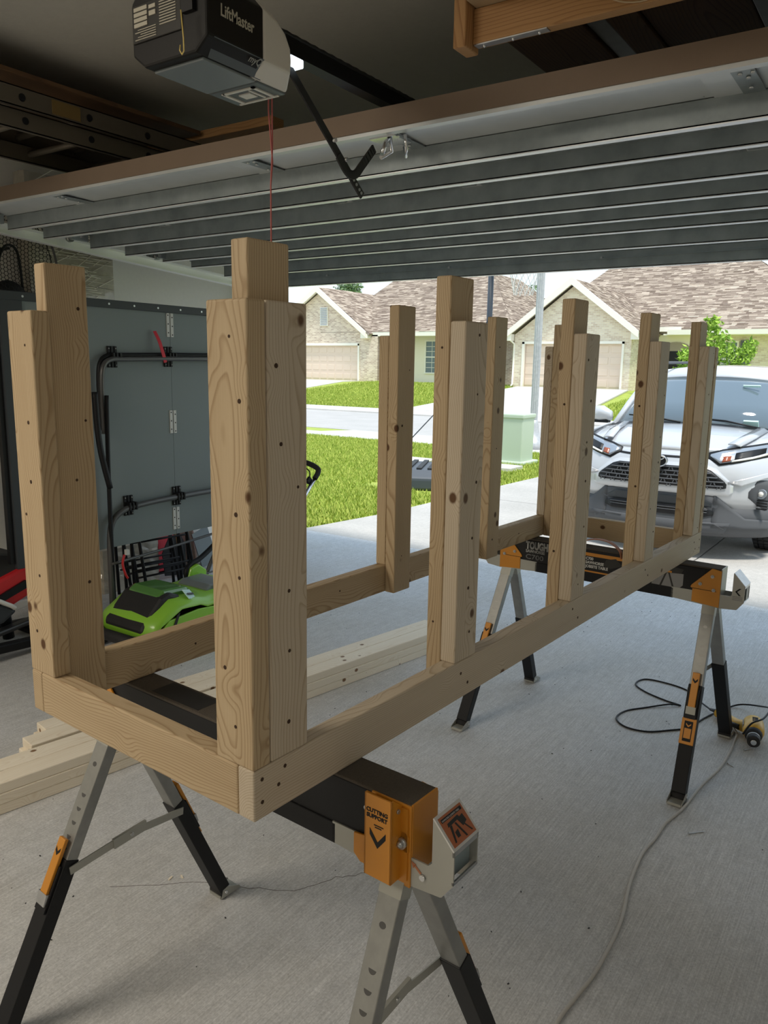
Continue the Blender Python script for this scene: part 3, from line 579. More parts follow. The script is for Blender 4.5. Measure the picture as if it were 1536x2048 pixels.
# lower dark cladding
sheet('lower_bumper', [(0.16, 0.19, 0.80, 0.30), (0.06, 0.22, 0.88, 0.34), (0.0, 0.30, 0.92, 0.36), (0.015, 0.40, 0.925, 0.36), (0.03, 0.47, 0.925, 0.36)], 'car_grey')
sheet('skid_plate', [(0.0, 0.245, 0.55, 0.1), (-0.02, 0.26, 0.56, 0.1), (-0.02, 0.33, 0.60, 0.1), (0.0, 0.345, 0.60, 0.1)], 'car_grey', thick=0.02)
sheet('bumper_upper', [(0.03, 0.46, 0.925, 0.36), (0.0, 0.56, 0.925, 0.36), (-0.005, 0.66, 0.925, 0.36), (0.01, 0.74, 0.925, 0.36), (0.035, 0.80, 0.925, 0.37), (0.06, 0.86, 0.92, 0.38), (0.09, 0.90, 0.915, 0.40), (0.12, 0.925, 0.91, 0.42)], 'car')
hood = sheet('hood', [(0.115, 0.93, 0.895, 0.42, 0.03), (0.15, 0.965, 0.89, 0.44, 0.04), (0.30, 1.01, 0.885, 0.38, 0.06), (0.60, 1.06, 0.88, 0.26, 0.07), (0.90, 1.095, 0.86, 0.14, 0.07), (1.06, 1.105, 0.84, 0.10, 0.07)], 'car')
for s in (-1, 1):
    surf('hood_crease', [[(0.22, s*0.50, 1.0), (0.22, s*0.56, 1.003), (0.24, s*0.60, 0.985)], [(0.60, s*0.56, 1.058), (0.60, s*0.61, 1.06), (0.60, s*0.66, 1.04)], [(1.0, s*0.60, 1.098), (1.0, s*0.65, 1.098), (1.0, s*0.69, 1.075)]], 'car', hood, 0.012)
sheet('windshield', [(1.00, 1.09, 0.80, 0.22, 0.04), (1.30, 1.30, 0.735, 0.20, 0.035), (1.60, 1.50, 0.665, 0.18, 0.03), (1.72, 1.565, 0.64, 0.17, 0.03)], 'car_glass')
sheet('cowl', [(0.92, 1.085, 0.80, 0.22, 0.05), (1.04, 1.115, 0.80, 0.22, 0.045)], 'car_black')
sheet('roof', [(1.68, 1.56, 0.66, 0.16, 0.05), (1.80, 1.605, 0.66, 0.14, 0.05), (2.1, 1.655, 0.655, 0.05, 0.05), (2.8, 1.68, 0.65, 0, 0.05), (3.6, 1.66, 0.64, 0, 0.05), (4.15, 1.60, 0.62, 0, 0.05)], 'car')
sheet('tailgate', [(4.15, 1.60, 0.62), (4.4, 1.2, 0.78), (4.58, 1.0, 0.86), (4.6, 0.5, 0.88), (4.5, 0.3, 0.85)], 'car', crown=0.02)
for s in (-1, 1):
    # pillars and greenhouse
    MB().tube([(1.22, s*0.82, 1.04), (1.50, s*0.76, 1.27), (1.80, s*0.675, 1.52), (1.95, s*0.65, 1.585)], 0.035, 8).obj('pillar', 'car', CAR)
    surf('side_glass', [[(1.35, s*0.85, 1.06), (2.3, s*0.88, 1.07), (3.3, s*0.87, 1.10), (4.2, s*0.82, 1.16)], [(1.86, s*0.67, 1.52), (2.3, s*0.66, 1.58), (3.3, s*0.65, 1.59), (4.05, s*0.63, 1.52)]], 'car_glass', CAR)
    MB().tube([(1.95, s*0.60, 1.64), (2.1, s*0.59, 1.70), (3.3, s*0.585, 1.715), (3.9, s*0.58, 1.66)], 0.016, 8).obj('roof_rail', 'car_grey', CAR)
    # body side with wheel arches
    def side(xs, zt, zb): return [[(x, s*(0.925-0.02*(t/4 > 0.9)-0.04*((t/4-0.5)**2)), zb(x)+(zt(x)-zb(x))*t/4) for x in xs] for t in range(5)]
    def zb(x):
        for wx in (0.95, 3.64):
            d = abs(x-wx)
            if d < 0.42: return 0.36+math.sqrt(0.42**2-d*d)*0.98
        return 0.27
    xs = [0.40+0.042*k for k in range(100)]
    surf('body_side', side(xs, lambda x: 0.98+0.05*min(1, (x-0.4)/1.0)+0.02, zb), 'car', CAR)
    surf('shoulder', [[(x, s*0.915, 0.985+0.05*min(1, (x-0.4)/1.0)+0.005) for x in xs[::9]], [(x, s*0.875, 1.0+0.06*min(1, (x-0.4)/0.9)) for x in xs[::9]]], 'car', CAR)
    for wx in (0.95, 3.64):
        arc = [(wx+0.45*math.cos(a), s*0.935, 0.35+0.45*math.sin(a)) for a in [PI*k/16-0.05 for k in range(17)]]
        MB().tube(arc, 0.035, 6).obj('wheel_arch', 'car_grey', CAR)
        W = MB(); W.tube([(wx, s*0.68, 0.34), (wx, s*0.70, 0.34), (wx, s*0.88, 0.34), (wx, s*0.91, 0.34)], [0.30, 0.345, 0.345, 0.31], 32); t = W.obj('tyre', 'rubber', CAR)
        tr = MB()
        for k in range(40):
            a = 2*PI*k/40
            for yy in (0.72, 0.765, 0.81, 0.855): tr.box((wx+0.347*math.cos(a), s*yy, 0.34+0.347*math.sin(a)), (0.012, 0.034, 0.04), Matrix.Rotation(-a, 3, 'Y'))
        tr.obj('tread', 'rubber', t)['kind'] = 'stuff'
        MB().tube([(wx, s*0.86, 0.34), (wx, s*0.915, 0.34)], [0.22, 0.20], 20).obj('rim', 'steel', t)
        for k in range(5):
            a = 2*PI*k/5; MB().bar((wx, s*0.92, 0.34), (wx+0.2*math.cos(a), s*0.92, 0.34+0.2*math.sin(a)), 0.012, 0.05).obj('spoke', 'steel', t)
    # headlight, fog light
    hf = patch('headlight_surround', [(0.37, 0.925, 0.885), (0.47, 0.955, 0.825), (0.62, 0.985, 0.855), (0.80, 1.02, 0.90), (0.90, 1.035, 0.95)], 'car_black', 0.014, CAR, s)
    hb = patch('headlight', [(0.39, 0.913, 0.900), (0.475, 0.942, 0.845), (0.62, 0.970, 0.873), (0.79, 1.003, 0.915), (0.885, 1.018, 0.965)], 'head_glass', 0.022, CAR, s)
    patch('indicator', [(0.49, 0.90, 0.855), (0.55, 0.905, 0.868)], 'amber', 0.030, hb, s)
    patch('projector_housing', [(0.575, 0.930, 0.880), (0.68, 0.955, 0.890), (0.78, 0.975, 0.935)], 'car_black', 0.030, hb, s)
    patch('light_bar', [(0.56, 0.872, 0.860), (0.70, 0.903, 0.888), (0.80, 0.935, 0.918)], 'white', 0.032, hb, s); patch('light_bar', [(0.80, 0.998, 0.918), (0.83, 1.0, 0.935)], 'white', 0.032, hb, s)
    fr = patch('fog_light_housing', [(0.71, 0.615, 0.565), (0.765, 0.715, 0.505), (0.83, 0.715, 0.455), (0.865, 0.68, 0.48)], 'car_grey', 0.012, CAR, s)
    fy = 0.80; fp_ = fxz(fy, 0.61)-0.02
    MB().cyl((fp_-0.015, s*fy, 0.60), (fp_+0.05, s*fy, 0.60), 0.042).obj('fog_light', 'head_glass', fr); MB().ball((fp_-0.017, s*fy, 0.60), 0.022, 10, 6).obj('bulb', 'white', fr)
    for k in range(4): MB().box((fp_-0.005, s*0.815, 0.545-0.024*k), (0.02, 0.085, 0.009)).obj('slat', 'car_black', fr)
    patch('bumper_wing', [(0.56, 0.700, 0.690), (0.66, 0.725, 0.665), (0.80, 0.770, 0.725), (0.91, 0.80, 0.76)], 'car', 0.030, CAR, s)
    patch('corner_cladding', [(0.46, 0.590, 0.30), (0.56, 0.500, 0.30), (0.70, 0.385, 0.29), (0.90, 0.365, 0.29)], 'car_grey', 0.022, CAR, s)
    patch('skid_mark', [(0.30, 0.335, 0.325), (0.48, 0.335, 0.325), (0.56, 0.29, 0.28)], 'car_grey', 0.030, CAR, s)
    # mirror
    mm = MB(); mm.tube([(1.34, s*0.90, 1.09), (1.36, s*0.93, 1.13), (1.38, s*1.02, 1.15), (1.39, s*1.11, 1.15), (1.39, s*1.135, 1.145)], [0.02, 0.055, 0.085, 0.08, 0.03], 12); mi = mm.obj('mirror', 'car', CAR)
    MB().box((1.39, s*1.02, 1.065), (0.10, 0.17, 0.03)).obj('mirror_base', 'car_black', mi, bevel=0.01)
    MB().tube([(0.99, s*0.10, 1.12), (1.08, s*0.40, 1.155), (1.18, s*0.66, 1.16)] if s > 0 else [(0.99, -0.62, 1.10), (1.06, -0.30, 1.15), (1.08, 0.0, 1.165)], 0.008, 6).obj('wiper', 'car_black', CAR)
# grille: hexagon with honeycomb bars
def both(pts): return [(-y, a, b) for y, a, b in reversed(pts) if y > 0]+list(pts)
patch('grille_surround', both([(0, 0.835, 0.575), (0.36, 0.835, 0.575), (0.46, 0.80, 0.575), (0.57, 0.70, 0.575), (0.60, 0.665, 0.60)]), 'car', 0.022, CAR)
gr = patch('grille', both([(0, 0.805, 0.638), (0.36, 0.805, 0.638), (0.42, 0.785, 0.638), (0.53, 0.700, 0.638), (0.55, 0.675, 0.645)]), 'car_black', 0.030, CAR)
for k in range(5):
    z = 0.795-k*0.034; hw = 0.36+(0.805-z)*1.55 if z > 0.70 else 0.53; n_ = 12
    MB().tube([(fxz(y, z)-0.046, y, z) for y in [-hw+2*hw*j/n_ for j in range(n_+1)]], 0.006, 4).obj('grille_bar', 'car_grey', gr)
    cells = MB(); n = int(hw/0.105)
    for j in range(-n, n+1):
        y = j*0.10+(0.05 if k % 2 else 0)
        if abs(y) > hw-0.03: continue
        for q in (-1, 1): cells.box((fxz(y, z)-0.046, y+q*0.014, z-0.016), (0.010, 0.008, 0.026), Euler((R(22*q), 0, 0)).to_matrix())
    cells.obj('grille_mesh', 'car_grey', gr)['kind'] = 'stuff'
patch('hood_gap', both([(0, 0.885, 0.870), (0.30, 0.885, 0.870), (0.45, 0.895, 0.882)]), 'car_black', 0.012, CAR)
# emblem: three ovals
def oval(a, b, cy, cz, r): return MB().tube([(-0.062, cy+a*math.cos(t), cz+b*math.sin(t)) for t in [2*PI*k/28 for k in range(28)]], r, 6, closed=True)
em = MB().prism([(0.072*math.cos(t), 0.845+0.052*math.sin(t)) for t in [2*PI*k/28 for k in range(28)]], 'x', -0.06, -0.02).obj('emblem_plate', 'car_black', CAR)
oval(0.072, 0.05, 0, 0.845, 0.006).obj('emblem_ring', 'chrome', em); oval(0.045, 0.017, 0, 0.872, 0.005).obj('emblem_ring', 'chrome', em); oval(0.019, 0.042, 0, 0.848, 0.005).obj('emblem_ring', 'chrome', em)
# lower intake and dark valance
patch('valance', both([(0, 0.572, 0.30), (0.40, 0.572, 0.30), (0.50, 0.555, 0.30)]), 'car_grey', 0.020, CAR)
patch('valance_recess', both([(0, 0.555, 0.47), (0.36, 0.555, 0.47), (0.45, 0.50, 0.47)]), 'slate_dark', 0.026, CAR)
lo = patch('lower_intake', both([(0, 0.462, 0.385), (0.40, 0.462, 0.385), (0.47, 0.435, 0.405)]), 'car_black', 0.030, CAR)
for k in range(3): MB().tube([(fxz(y, 0.42)-0.036, y, 0.40+k*0.022) for y in [-0.42+0.084*j for j in range(11)]], 0.004, 4).obj('intake_bar', 'car_grey', lo)
MB().box((1.10, -0.52, 1.125), (0.02, 0.13, 0.085), Euler((0, R(-36), 0)).to_matrix()).obj('inspection_sticker', 'sticker', CAR)
MB().box((1.55, -0.42, 1.475), (0.012, 0.16, 0.02), Euler((0, R(-36), 0)).to_matrix()).obj('toll_sticker', 'sticker', CAR)
# ============================================================ overhead door
D = thing('garage_door', 'raised sectional garage door with grey steel back and eight horizontal struts', 'garage door', (1.39, 0.75, 2.2))
YL, YR = 3.28, -1.78
def dz(x): return 2.292-0.046*(x-1.39)
def dp(x, y, z): return (x-1.39, y-0.75, z-2.2)
secs = [(1.39, 2.0), (2.005, 2.625), (2.63, 3.25), (3.255, 3.86)]
for a, b in secs:
    mb = MB(); P = []
    for x in (a, b):
        for y in (YR, YL): P += [dp(x, y, dz(x)), dp(x, y, dz(x)+0.045)]
    mb.add(P, [(0, 2, 6, 4), (1, 5, 7, 3), (0, 1, 3, 2), (4, 6, 7, 5), (0, 4, 5, 1), (2, 3, 7, 6)]); mb.obj('door_section', 'skin', D)
MB().lohi(dp(1.365, YR, 2.288), dp(1.39, YL, 2.352)).obj('top_edge', 'fascia', D)
tl = MB().lohi(dp(1.372, YR, 2.276), dp(1.40, YL, 2.288)).obj('top_edge_lip', 'skin', D)
struts = [(1.585, 2.213, .075), (1.788, 2.197, .058), (2.081, 2.182, .075), (2.322, 2.172, .064), (2.606, 2.169, .056), (2.842, 2.160, .04), (3.137, 2.131, .07), (3.60, 2.098, .055)]
for i, (x, zb_, h) in enumerate(struts):
    zt = dz(x)+0.002
    mb = MB(); mb.lohi(dp(x, YR, zb_), dp(x+0.003, YL, zt)); mb.lohi(dp(x, YR, zt-0.004), dp(x+0.05, YL, zt)); mb.lohi(dp(x-0.014, YR, zb_+h-0.004), dp(x, YL, zb_+h))
    s = mb.obj('strut', 'galv', D)
    MB().lohi(dp(x, YR, zb_-0.003), dp(x+0.028, YL, zb_+0.004)).obj('strut_flange', 'galv_lit', s)
    for k in range(5):
        y = YL-0.55-k*0.98
        MB().cyl(dp(x-0.006, y, zb_+h+0.002), dp(x-0.018, y, zb_+h+0.002), 0.007, 8).obj('bolt', 'steel', s)
for y in (2.62, 1.42, 0.78, -0.28, -1.32):     # hinges and stiles
    for a, b in secs: MB().lohi(dp(a+0.005, y-0.045, dz(a)-0.005), dp(b-0.004, y+0.045, dz(b)+0.016)).obj('stile', 'skin', D)
    h = MB().lohi(dp(1.40, y-0.035-0.05, dz(1.4)-0.012), dp(1.585, y+0.02-0.05, dz(1.585)-0.006)).obj('stile_plate', 'galv', D)
    for q, (xx, yy) in enumerate(((1.42, -0.03), (1.42, 0.0), (1.45, -0.015), (1.52, -0.01))): MB().cyl(dp(xx, y+yy-0.05, dz(xx)-0.013), dp(xx, y+yy-0.05, dz(xx)-0.018), 0.006, 8).obj('screw', 'chrome', h)
    for x in (2.0, 2.625, 3.25): MB().lohi(dp(x-0.05, y-0.035, dz(x)-0.018), dp(x+0.05, y+0.035, dz(x)-0.004)).obj('hinge', 'galv', D)
for a in (1.5, 2.0, 2.62, 3.25, 3.75):
    r = MB().cyl(dp(a, YL-0.05, dz(a)-0.03), dp(a, YL+0.085, dz(a)-0.03), 0.006, 8); r.cyl(dp(a, YL+0.06, dz(a)-0.03), dp(a, YL+0.085, dz(a)-0.03), 0.022, 14); r.obj('roller', 'steel', D)
    MB().lohi(dp(a-0.05, YL-0.03, dz(a)-0.05), dp(a+0.05, YL, dz(a)-0.005)).obj('roller_bracket', 'galv', D)
br = thing('door_bracket', '', ''); bpy.data.objects.remove(br)
b = MB(); b.lohi(dp(1.40, 0.70, 2.272), dp(1.50, 0.80, 2.284)); b.obj('arm_bracket', 'chrome', D)
MB().tube([dp(1.36, 0.72, 2.21), dp(1.38, 0.72, 2.25), dp(1.42, 0.73, 2.275), dp(1.45, 0.745, 2.24), dp(1.41, 0.76, 2.215)], 0.007, 8).obj('pull_clip', 'chrome', D)
MB().tube([dp(1.40, 0.66, 2.27), dp(1.41, 0.66, 2.23), dp(1.44, 0.68, 2.215), dp(1.46, 0.70, 2.25)], 0.006, 8).obj('pull_clip', 'chrome', D)
T = thing('door_track', 'galvanised steel door track hanging at the left end of the raised door', 'track', (1.4, 3.36, 2.2))
def tp(x, y, z): return (x-1.4, y-3.36, z-2.2)
for y, a in ((3.335, 0), (3.395, 1)):
    pass
tk = MB(); tk.bar(tp(-0.3, 3.40, 2.36), tp(3.55, 3.40, 2.10), 0.004, 0.055, (0, 1, 0)); tk.bar(tp(-0.3, 3.375, 2.333), tp(3.55, 3.375, 2.073), 0.05, 0.004, (0, 1, 0)); tk.bar(tp(-0.3, 3.375, 2.387), tp(3.55, 3.375, 2.127), 0.05, 0.004, (0, 1, 0)); tk.obj('track_rail', 'galv_lit', T)
MB().tube([tp(3.55, 3.385, 2.10), tp(3.75, 3.385, 2.03), tp(3.86, 3.385, 1.9), tp(3.9, 3.385, 1.6), tp(3.9, 3.385, 0.02)], 0.022, 8).obj('track_curve', 'galv', T)
MB().lohi(tp(0.2, 3.39, 2.33), tp(0.24, 3.43, 2.78)).obj('track_hanger', 'galv', T); MB().lohi(tp(2.6, 3.40, 2.16), tp(2.64, 3.43, 2.78)).obj('track_hanger', 'galv', T)
MB().lohi(tp(3.86, 3.39, 1.0), tp(4.02, 3.42, 1.05)).obj('track_hanger', 'galv', T)
# ============================================================ opener
O = thing('door_opener', 'ceiling-hung garage door opener with black and white housing', 'opener', (0.67, 0.75, 2.24))
def op(x, y, z): return (x-0.67, y-0.75, z-2.24)
def shell(name, x0, x1, m, inset=0.0, taper=0.0):
    pr = [(0.62, 2.27), (0.66, 2.24), (0.84, 2.24), (0.88, 2.27), (0.88, 2.385), (0.84, 2.425), (0.66, 2.425), (0.62, 2.385)]
    mb = MB(); a = [op(x0, y, z) for y, z in pr]
    b = [op(x1, 0.75+(y-0.75)*(1-taper), 2.36+(z-2.36)*(1-taper*0.4)) for y, z in pr]; n = 8
    mb.add(a+b, [tuple(range(n)), tuple(range(2*n-1, n-1, -1))]+[(i, i+n, (i+1) % n+n, (i+1) % n) for i in range(n)]); return mb.obj(name, m, O, bevel=0.006)
shell('housing', 0.523, 0.708, 'opener_dark')
gb = MB(); gb.prism([(0.618, 2.272), (0.659, 2.239), (0.700, 2.236), (0.700, 2.242), (0.662, 2.243), (0.624, 2.274)], 'x', 0.53, 0.708); gb = [gb]
side = MB(); side.add([op(0.545, 0.6195, 2.272), op(0.71, 0.6195, 2.272), op(0.735, 0.659, 2.2395), op(0.56, 0.659, 2.2395), op(0.545, 0.625, 2.276), op(0.71, 0.625, 2.276), op(0.735, 0.663, 2.245), op(0.56, 0.663, 2.245)], [(0, 1, 2, 3), (4, 5, 6, 7), (0, 1, 5, 4), (1, 2, 6, 5), (2, 3, 7, 6), (3, 0, 4, 7)]); side.obj('grey_side_band', 'opener_grey', O)
# white front cap, rounded
capo = [[(0.706, 2.268), (0.803, 2.268), (0.806, 2.300), (0.803, 2.325), (0.785, 2.352), (0.76, 2.370), (0.706, 2.386)],
        [(0.706, 2.239), (0.835, 2.239), (0.842, 2.300), (0.838, 2.345), (0.815, 2.385), (0.78, 2.408), (0.706, 2.427)]]
mb = MB(); n = 7; P = [op(x, y, z) for y, o in ((0.619, 0), (0.660, 1), (0.840, 1), (0.881, 0)) for x, z in capo[o]]
mb.add(P, [(i*n+k, i*n+(k+1) % n, (i+1)*n+(k+1) % n, (i+1)*n+k) for i in range(3) for k in range(n)]+[tuple(range(n)), tuple(range(3*n, 4*n))]); mb.obj('white_cap', 'white', O, bevel=0.006, seg=3)
MB().lohi(op(0.55, 0.664, 2.233), op(0.722, 0.836, 2.241)).obj('light_lens', 'lens', O, bevel=0.003)
gv = MB().lohi(op(0.727, 0.664, 2.234), op(0.835, 0.836, 2.241)).obj('speaker_grille', 'opener_grey', O, bevel=0.003)
for a, b, c, d in ((0.742, 0.69, 0.82, 0.70), (0.742, 0.69, 0.75, 0.80), (0.742, 0.795, 0.82, 0.805), (0.77, 0.73, 0.80, 0.77), (0.823, 0.68, 0.829, 0.82), (0.755, 0.715, 0.815, 0.721)): MB().lohi(op(a, b, 2.231), op(c, d, 2.235)).obj('grille_rib', 'white', gv)
bk = MB().lohi(op(0.518, 0.70, 2.295), op(0.524, 0.872, 2.378)).obj('back_label', 'label_black', O, bevel=0.002)
lw = MB()
for k in range(4): lw.lohi(op(0.5155, 0.815, 2.328+0.0115*k), op(0.518, 0.862, 2.3365+0.0115*k))
lw.lohi(op(0.5155, 0.785, 2.345), op(0.518, 0.808, 2.355)); lw.lohi(op(0.5155, 0.785, 2.36), op(0.518, 0.808, 2.368)); lw.obj('label_fields', 'label_paper', bk)
ll = MB()
for k in range(9): ll.lohi(op(0.5158, 0.715, 2.318+k*0.006), op(0.518, 0.772, 2.320+k*0.006))
for k in range(5): ll.lohi(op(0.5158, 0.785, 2.300+k*0.0052), op(0.518, 0.86-0.01*(k % 3), 2.3015+k*0.0052))
ll.obj('label_lines', 'label_paper', bk)
MB().lohi(op(0.512, 0.655, 2.325), op(0.524, 0.693, 2.415)).obj('terminal_recess', 'car_black', O)
MB().lohi(op(0.509, 0.664, 2.375), op(0.514, 0.685, 2.40)).obj('terminal_block', 'leather', O); MB().ball(op(0.508, 0.675, 2.362), 0.006).obj('terminal_button', 'yellow_wire', O)
text('brand_lettering', 'LiftMaster', 0.037, 'label_paper', O, op(0.563, 0.6186, 2.322), (1, 0, -0.03), (0, 0, 1), 0.0006, sx=0.72, bold=0.0005)
text('feature_lettering', 'myQ', 0.026, 'arm_grey', O, op(0.662, 0.6312, 2.2578), (1, 0.0, 0), (0, -0.75, 0.6), 0.0006, sx=0.8)
MB().tube([op(0.49, 0.668, 2.318), op(0.492, 0.664, 2.26), op(0.495, 0.667, 2.235), op(0.497, 0.676, 2.23), op(0.497, 0.683, 2.24), op(0.50, 0.684, 2.252)], 0.0016, 6).obj('antenna_wire', 'yellow_wire', O)
MB().lohi(op(0.85, 0.735, 2.372), op(0.93, 0.765, 2.40)).obj('rail_clamp', 'black', O)
MB().lohi(op(0.80, 0.728, 2.374), op(4.0, 0.772, 2.384)).obj('rail_flange', 'black', O)
MB().lohi(op(0.80, 0.744, 2.384), op(4.02, 0.756, 2.425)).obj('rail_web', 'black', O)
MB().tube([op(0.8+0.02*k, 0.75, 2.432+0.002*(k % 2)) for k in range(150)], 0.007, 5).obj('drive_chain', 'black_matt', O)
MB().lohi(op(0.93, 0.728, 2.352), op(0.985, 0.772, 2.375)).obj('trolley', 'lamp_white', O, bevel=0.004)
for y in (0.64, 0.86): MB().lohi(op(0.58, y-0.012, 2.41), op(0.60, y+0.012, 2.78)).obj('hanger', 'galv', O)
ar = MB().bar(op(0.945, 0.75, 2.35), op(1.295, 0.75, 2.074), 0.006, 0.024).obj('door_arm', 'black_matt', O)
for t in (0.86, 0.9, 0.945, 0.975): MB().cyl(op(0.945+0.35*t, 0.745, 2.35-0.276*t), op(0.945+0.35*t, 0.755, 2.35-0.276*t), 0.005, 8).obj('arm_hole', 'steel', ar)
for x, z in ((1.14, 2.204), (1.197, 2.161)): MB().cyl(op(x, 0.735, z), op(x, 0.755, z), 0.007, 8).obj('arm_bolt', 'chrome', ar)
cv = MB(); cp = smooth_pts([op(1.16, 0.742, 2.165), op(1.205, 0.742, 2.128), op(1.245, 0.742, 2.128), op(1.285, 0.742, 2.165), op(1.345, 0.742, 2.225)], 6)
for a, b in zip(cp, cp[1:]): cv.bar(a, b+(b-a)*0.2, 0.006, 0.026)
cv.obj('curved_arm', 'black_matt', O)
rp = thing('pull_rope', 'thin red emergency pull rope hanging straight down from the opener rail', 'rope', (0.87, 0.755, 2.37))
MB().tube([(0, 0, 0), (0, 0.002, -0.15), (0.012, 0, -0.28), (0.004, 0, -0.34)], 0.0022, 6).obj('strand', 'rope', rp)
MB().tube([(0.012, 0.0, 0), (0.014, 0.002, -0.17), (0.012, 0, -0.24), (0.004, 0, -0.34), (0.003, 0, -0.6), (0.006, 0, -0.80)], 0.0022, 6).obj('strand', 'rope', rp)
MB().tube([(0.004, 0, -0.78), (0.004, 0, -0.83)], [0.004, 0.005], 8).obj('knot', 'rope', rp)
# ============================================================ overhead storage rack of timber, right
T = thing('storage_rack', 'ceiling-hung storage rack framed in light timber, at the top right', 'rack', (1.2, 0.0, 2.4))
def kp(x, y, z): return (x-1.2, y, z-2.4)
def kb(name, m, a, b, ax): return board(name, m, kp(*a), kp(*b), ax, T)
kb('rack_rail', 'pine_dark', (1.20, -1.9, 2.40), (1.238, 0.315, 2.489), 'y')
kb('rack_hanger', 'pine_dark', (1.160, 0.315, 2.385), (1.20+0.038, 0.353, 2.78), 'z')
kb('rack_hanger', 'pine_dark', (1.15, -1.5, 2.41), (1.238, -1.46, 2.78), 'z') if False else None
kb('rack_deck', 'pine', (0.55, -1.9, 2.489), (1.238, 0.31, 2.502), 'y')
kb('rack_rail', 'pine_dark', (0.55, -1.9, 2.40), (0.588, 0.315, 2.489), 'y')
kb('rack_hanger', 'pine_dark', (0.55, 0.315, 2.385), (0.64, 0.353, 2.78), 'z')
kb('rack_hanger', 'pine_dark', (0.55, -1.94, 2.385), (0.64, -1.9, 2.78), 'z'); kb('rack_hanger', 'pine_dark', (1.15, -1.94, 2.385), (1.238, -1.9, 2.78), 'z')
pl = MB().lohi(kp(1.200, 0.10, 2.397), kp(1.225, 0.31, 2.4)).obj('mending_plate', 'steel', T)
for y in (0.125, 0.2, 0.285): MB().ball(kp(1.213, y, 2.396), 0.005, 8, 5).obj('screw', 'chrome', pl)
MB().tube(smooth_pts([kp(1.19, -0.02, 2.50), kp(1.19, -0.06, 2.43), kp(1.19, -0.14, 2.402), kp(1.19, -0.22, 2.42), kp(1.19, -0.27, 2.47), kp(1.19, -0.30, 2.52)], 5), 0.002, 6).obj('loop_string', 'string', T)
T = thing('stored_planks', 'row of dark stained planks stored flat under the ceiling, behind the timber rack', 'planks', (2.4, -0.8, 2.6))
widths = [0.26, 0.07, 0.10, 0.30, 0.05, 0.30, 0.30, 0.28, 0.3]; y = 0.47
for k, wd in enumerate(widths):
    m = 'plank_dark' if k not in (1, 4) else 'leg_grey'
    board('plank', m, (1.50-2.4, y-wd+0.006+0.8, 0.0+0.01*(k % 2)), (3.3-2.4, y+0.8, 0.03+0.01*(k % 2)), 'x', T); y -= wd
for x in (1.6, 3.2):
    MB().lohi((x-2.4, -0.7, 0.04), (x-2.4+0.05, 1.27, 0.07)).obj('cleat', 'plank_dark', T)
    for yy in (-0.6, 1.2): MB().lohi((x-2.4, yy, 0.05), (x-2.4+0.05, yy+0.04, 0.18)).obj('cleat_post', 'plank_dark', T)
# ============================================================ ladder under the ceiling, left
T = thing('extension_ladder', 'aluminium extension ladder hung flat under the ceiling at the upper left', 'ladder', (1.2, 2.5, 2.5))
def lp(x, y, z): return (x-1.2, y-2.5, z-2.5)
for (y, z0, z1, nm) in ((2.275, 2.525, 2.60, 0), (2.31, 2.45, 2.525, 1), (2.78, 2.45, 2.525, 1), (2.82, 2.525, 2.60, 0)):
    mb = MB(); mb.lohi(lp(-1.6, y, z0), lp(2.15, y+0.004, z1)); mb.lohi(lp(-1.6, y-0.0, z0), lp(2.15, y+0.025, z0+0.004)); mb.lohi(lp(-1.6, y, z1-0.004), lp(2.15, y+0.025, z1)); o = mb.obj('side_rail', 'aluminium', T)
    if y < 2.5:
        for k in range(12):
            x = -1.35+0.305*k+(0.03 if nm else 0); MB().cyl(lp(x, y-0.003, (z0+z1)/2), lp(x, y+0.001, (z0+z1)/2), 0.014, 12).obj('rung_end', 'black', o)
for k in range(12):
    x = -1.35+0.305*k; MB().cyl(lp(x, 2.275, 2.56), lp(x, 2.83, 2.56), 0.014, 10).obj('rung', 'aluminium', T); MB().cyl(lp(x+0.03, 2.31, 2.487), lp(x+0.03, 2.79, 2.487), 0.014, 10).obj('rung', 'aluminium', T)
MB().lohi(lp(1.22, 2.272, 2.535), lp(1.35, 2.275, 2.59)).obj('rail_sticker', 'ladder_tag', T)
for x in (-0.9, 0.30):
    MB().lohi(lp(x, 2.25, 2.43), lp(x+0.03, 2.86, 2.45)).obj('hanger', 'plank_dark', T)
    for y in (2.24, 2.86): MB().lohi(lp(x, y, 2.43), lp(x+0.03, y+0.02, 2.78)).obj('hanger', 'plank_dark', T)
T = thing('ceiling_shelf', 'dark timber shelf fixed to the ceiling above the ladder', 'shelf', (1.0, 2.6, 2.65))
board('shelf_board', 'plank_dark', (-2.4, -0.30, 0.0), (1.05, 0.52, 0.02), 'x', T); board('shelf_beam', 'pine_dark', (1.07, -0.75, -0.01), (1.16, 0.9, 0.03), 'y', T)
for x in (-2.3, -1.2):
    for y in (-0.3, 0.5): MB().lohi((x, y, 0.02), (x+0.04, y+0.03, 0.13)).obj('shelf_bracket', 'plank_dark', T)
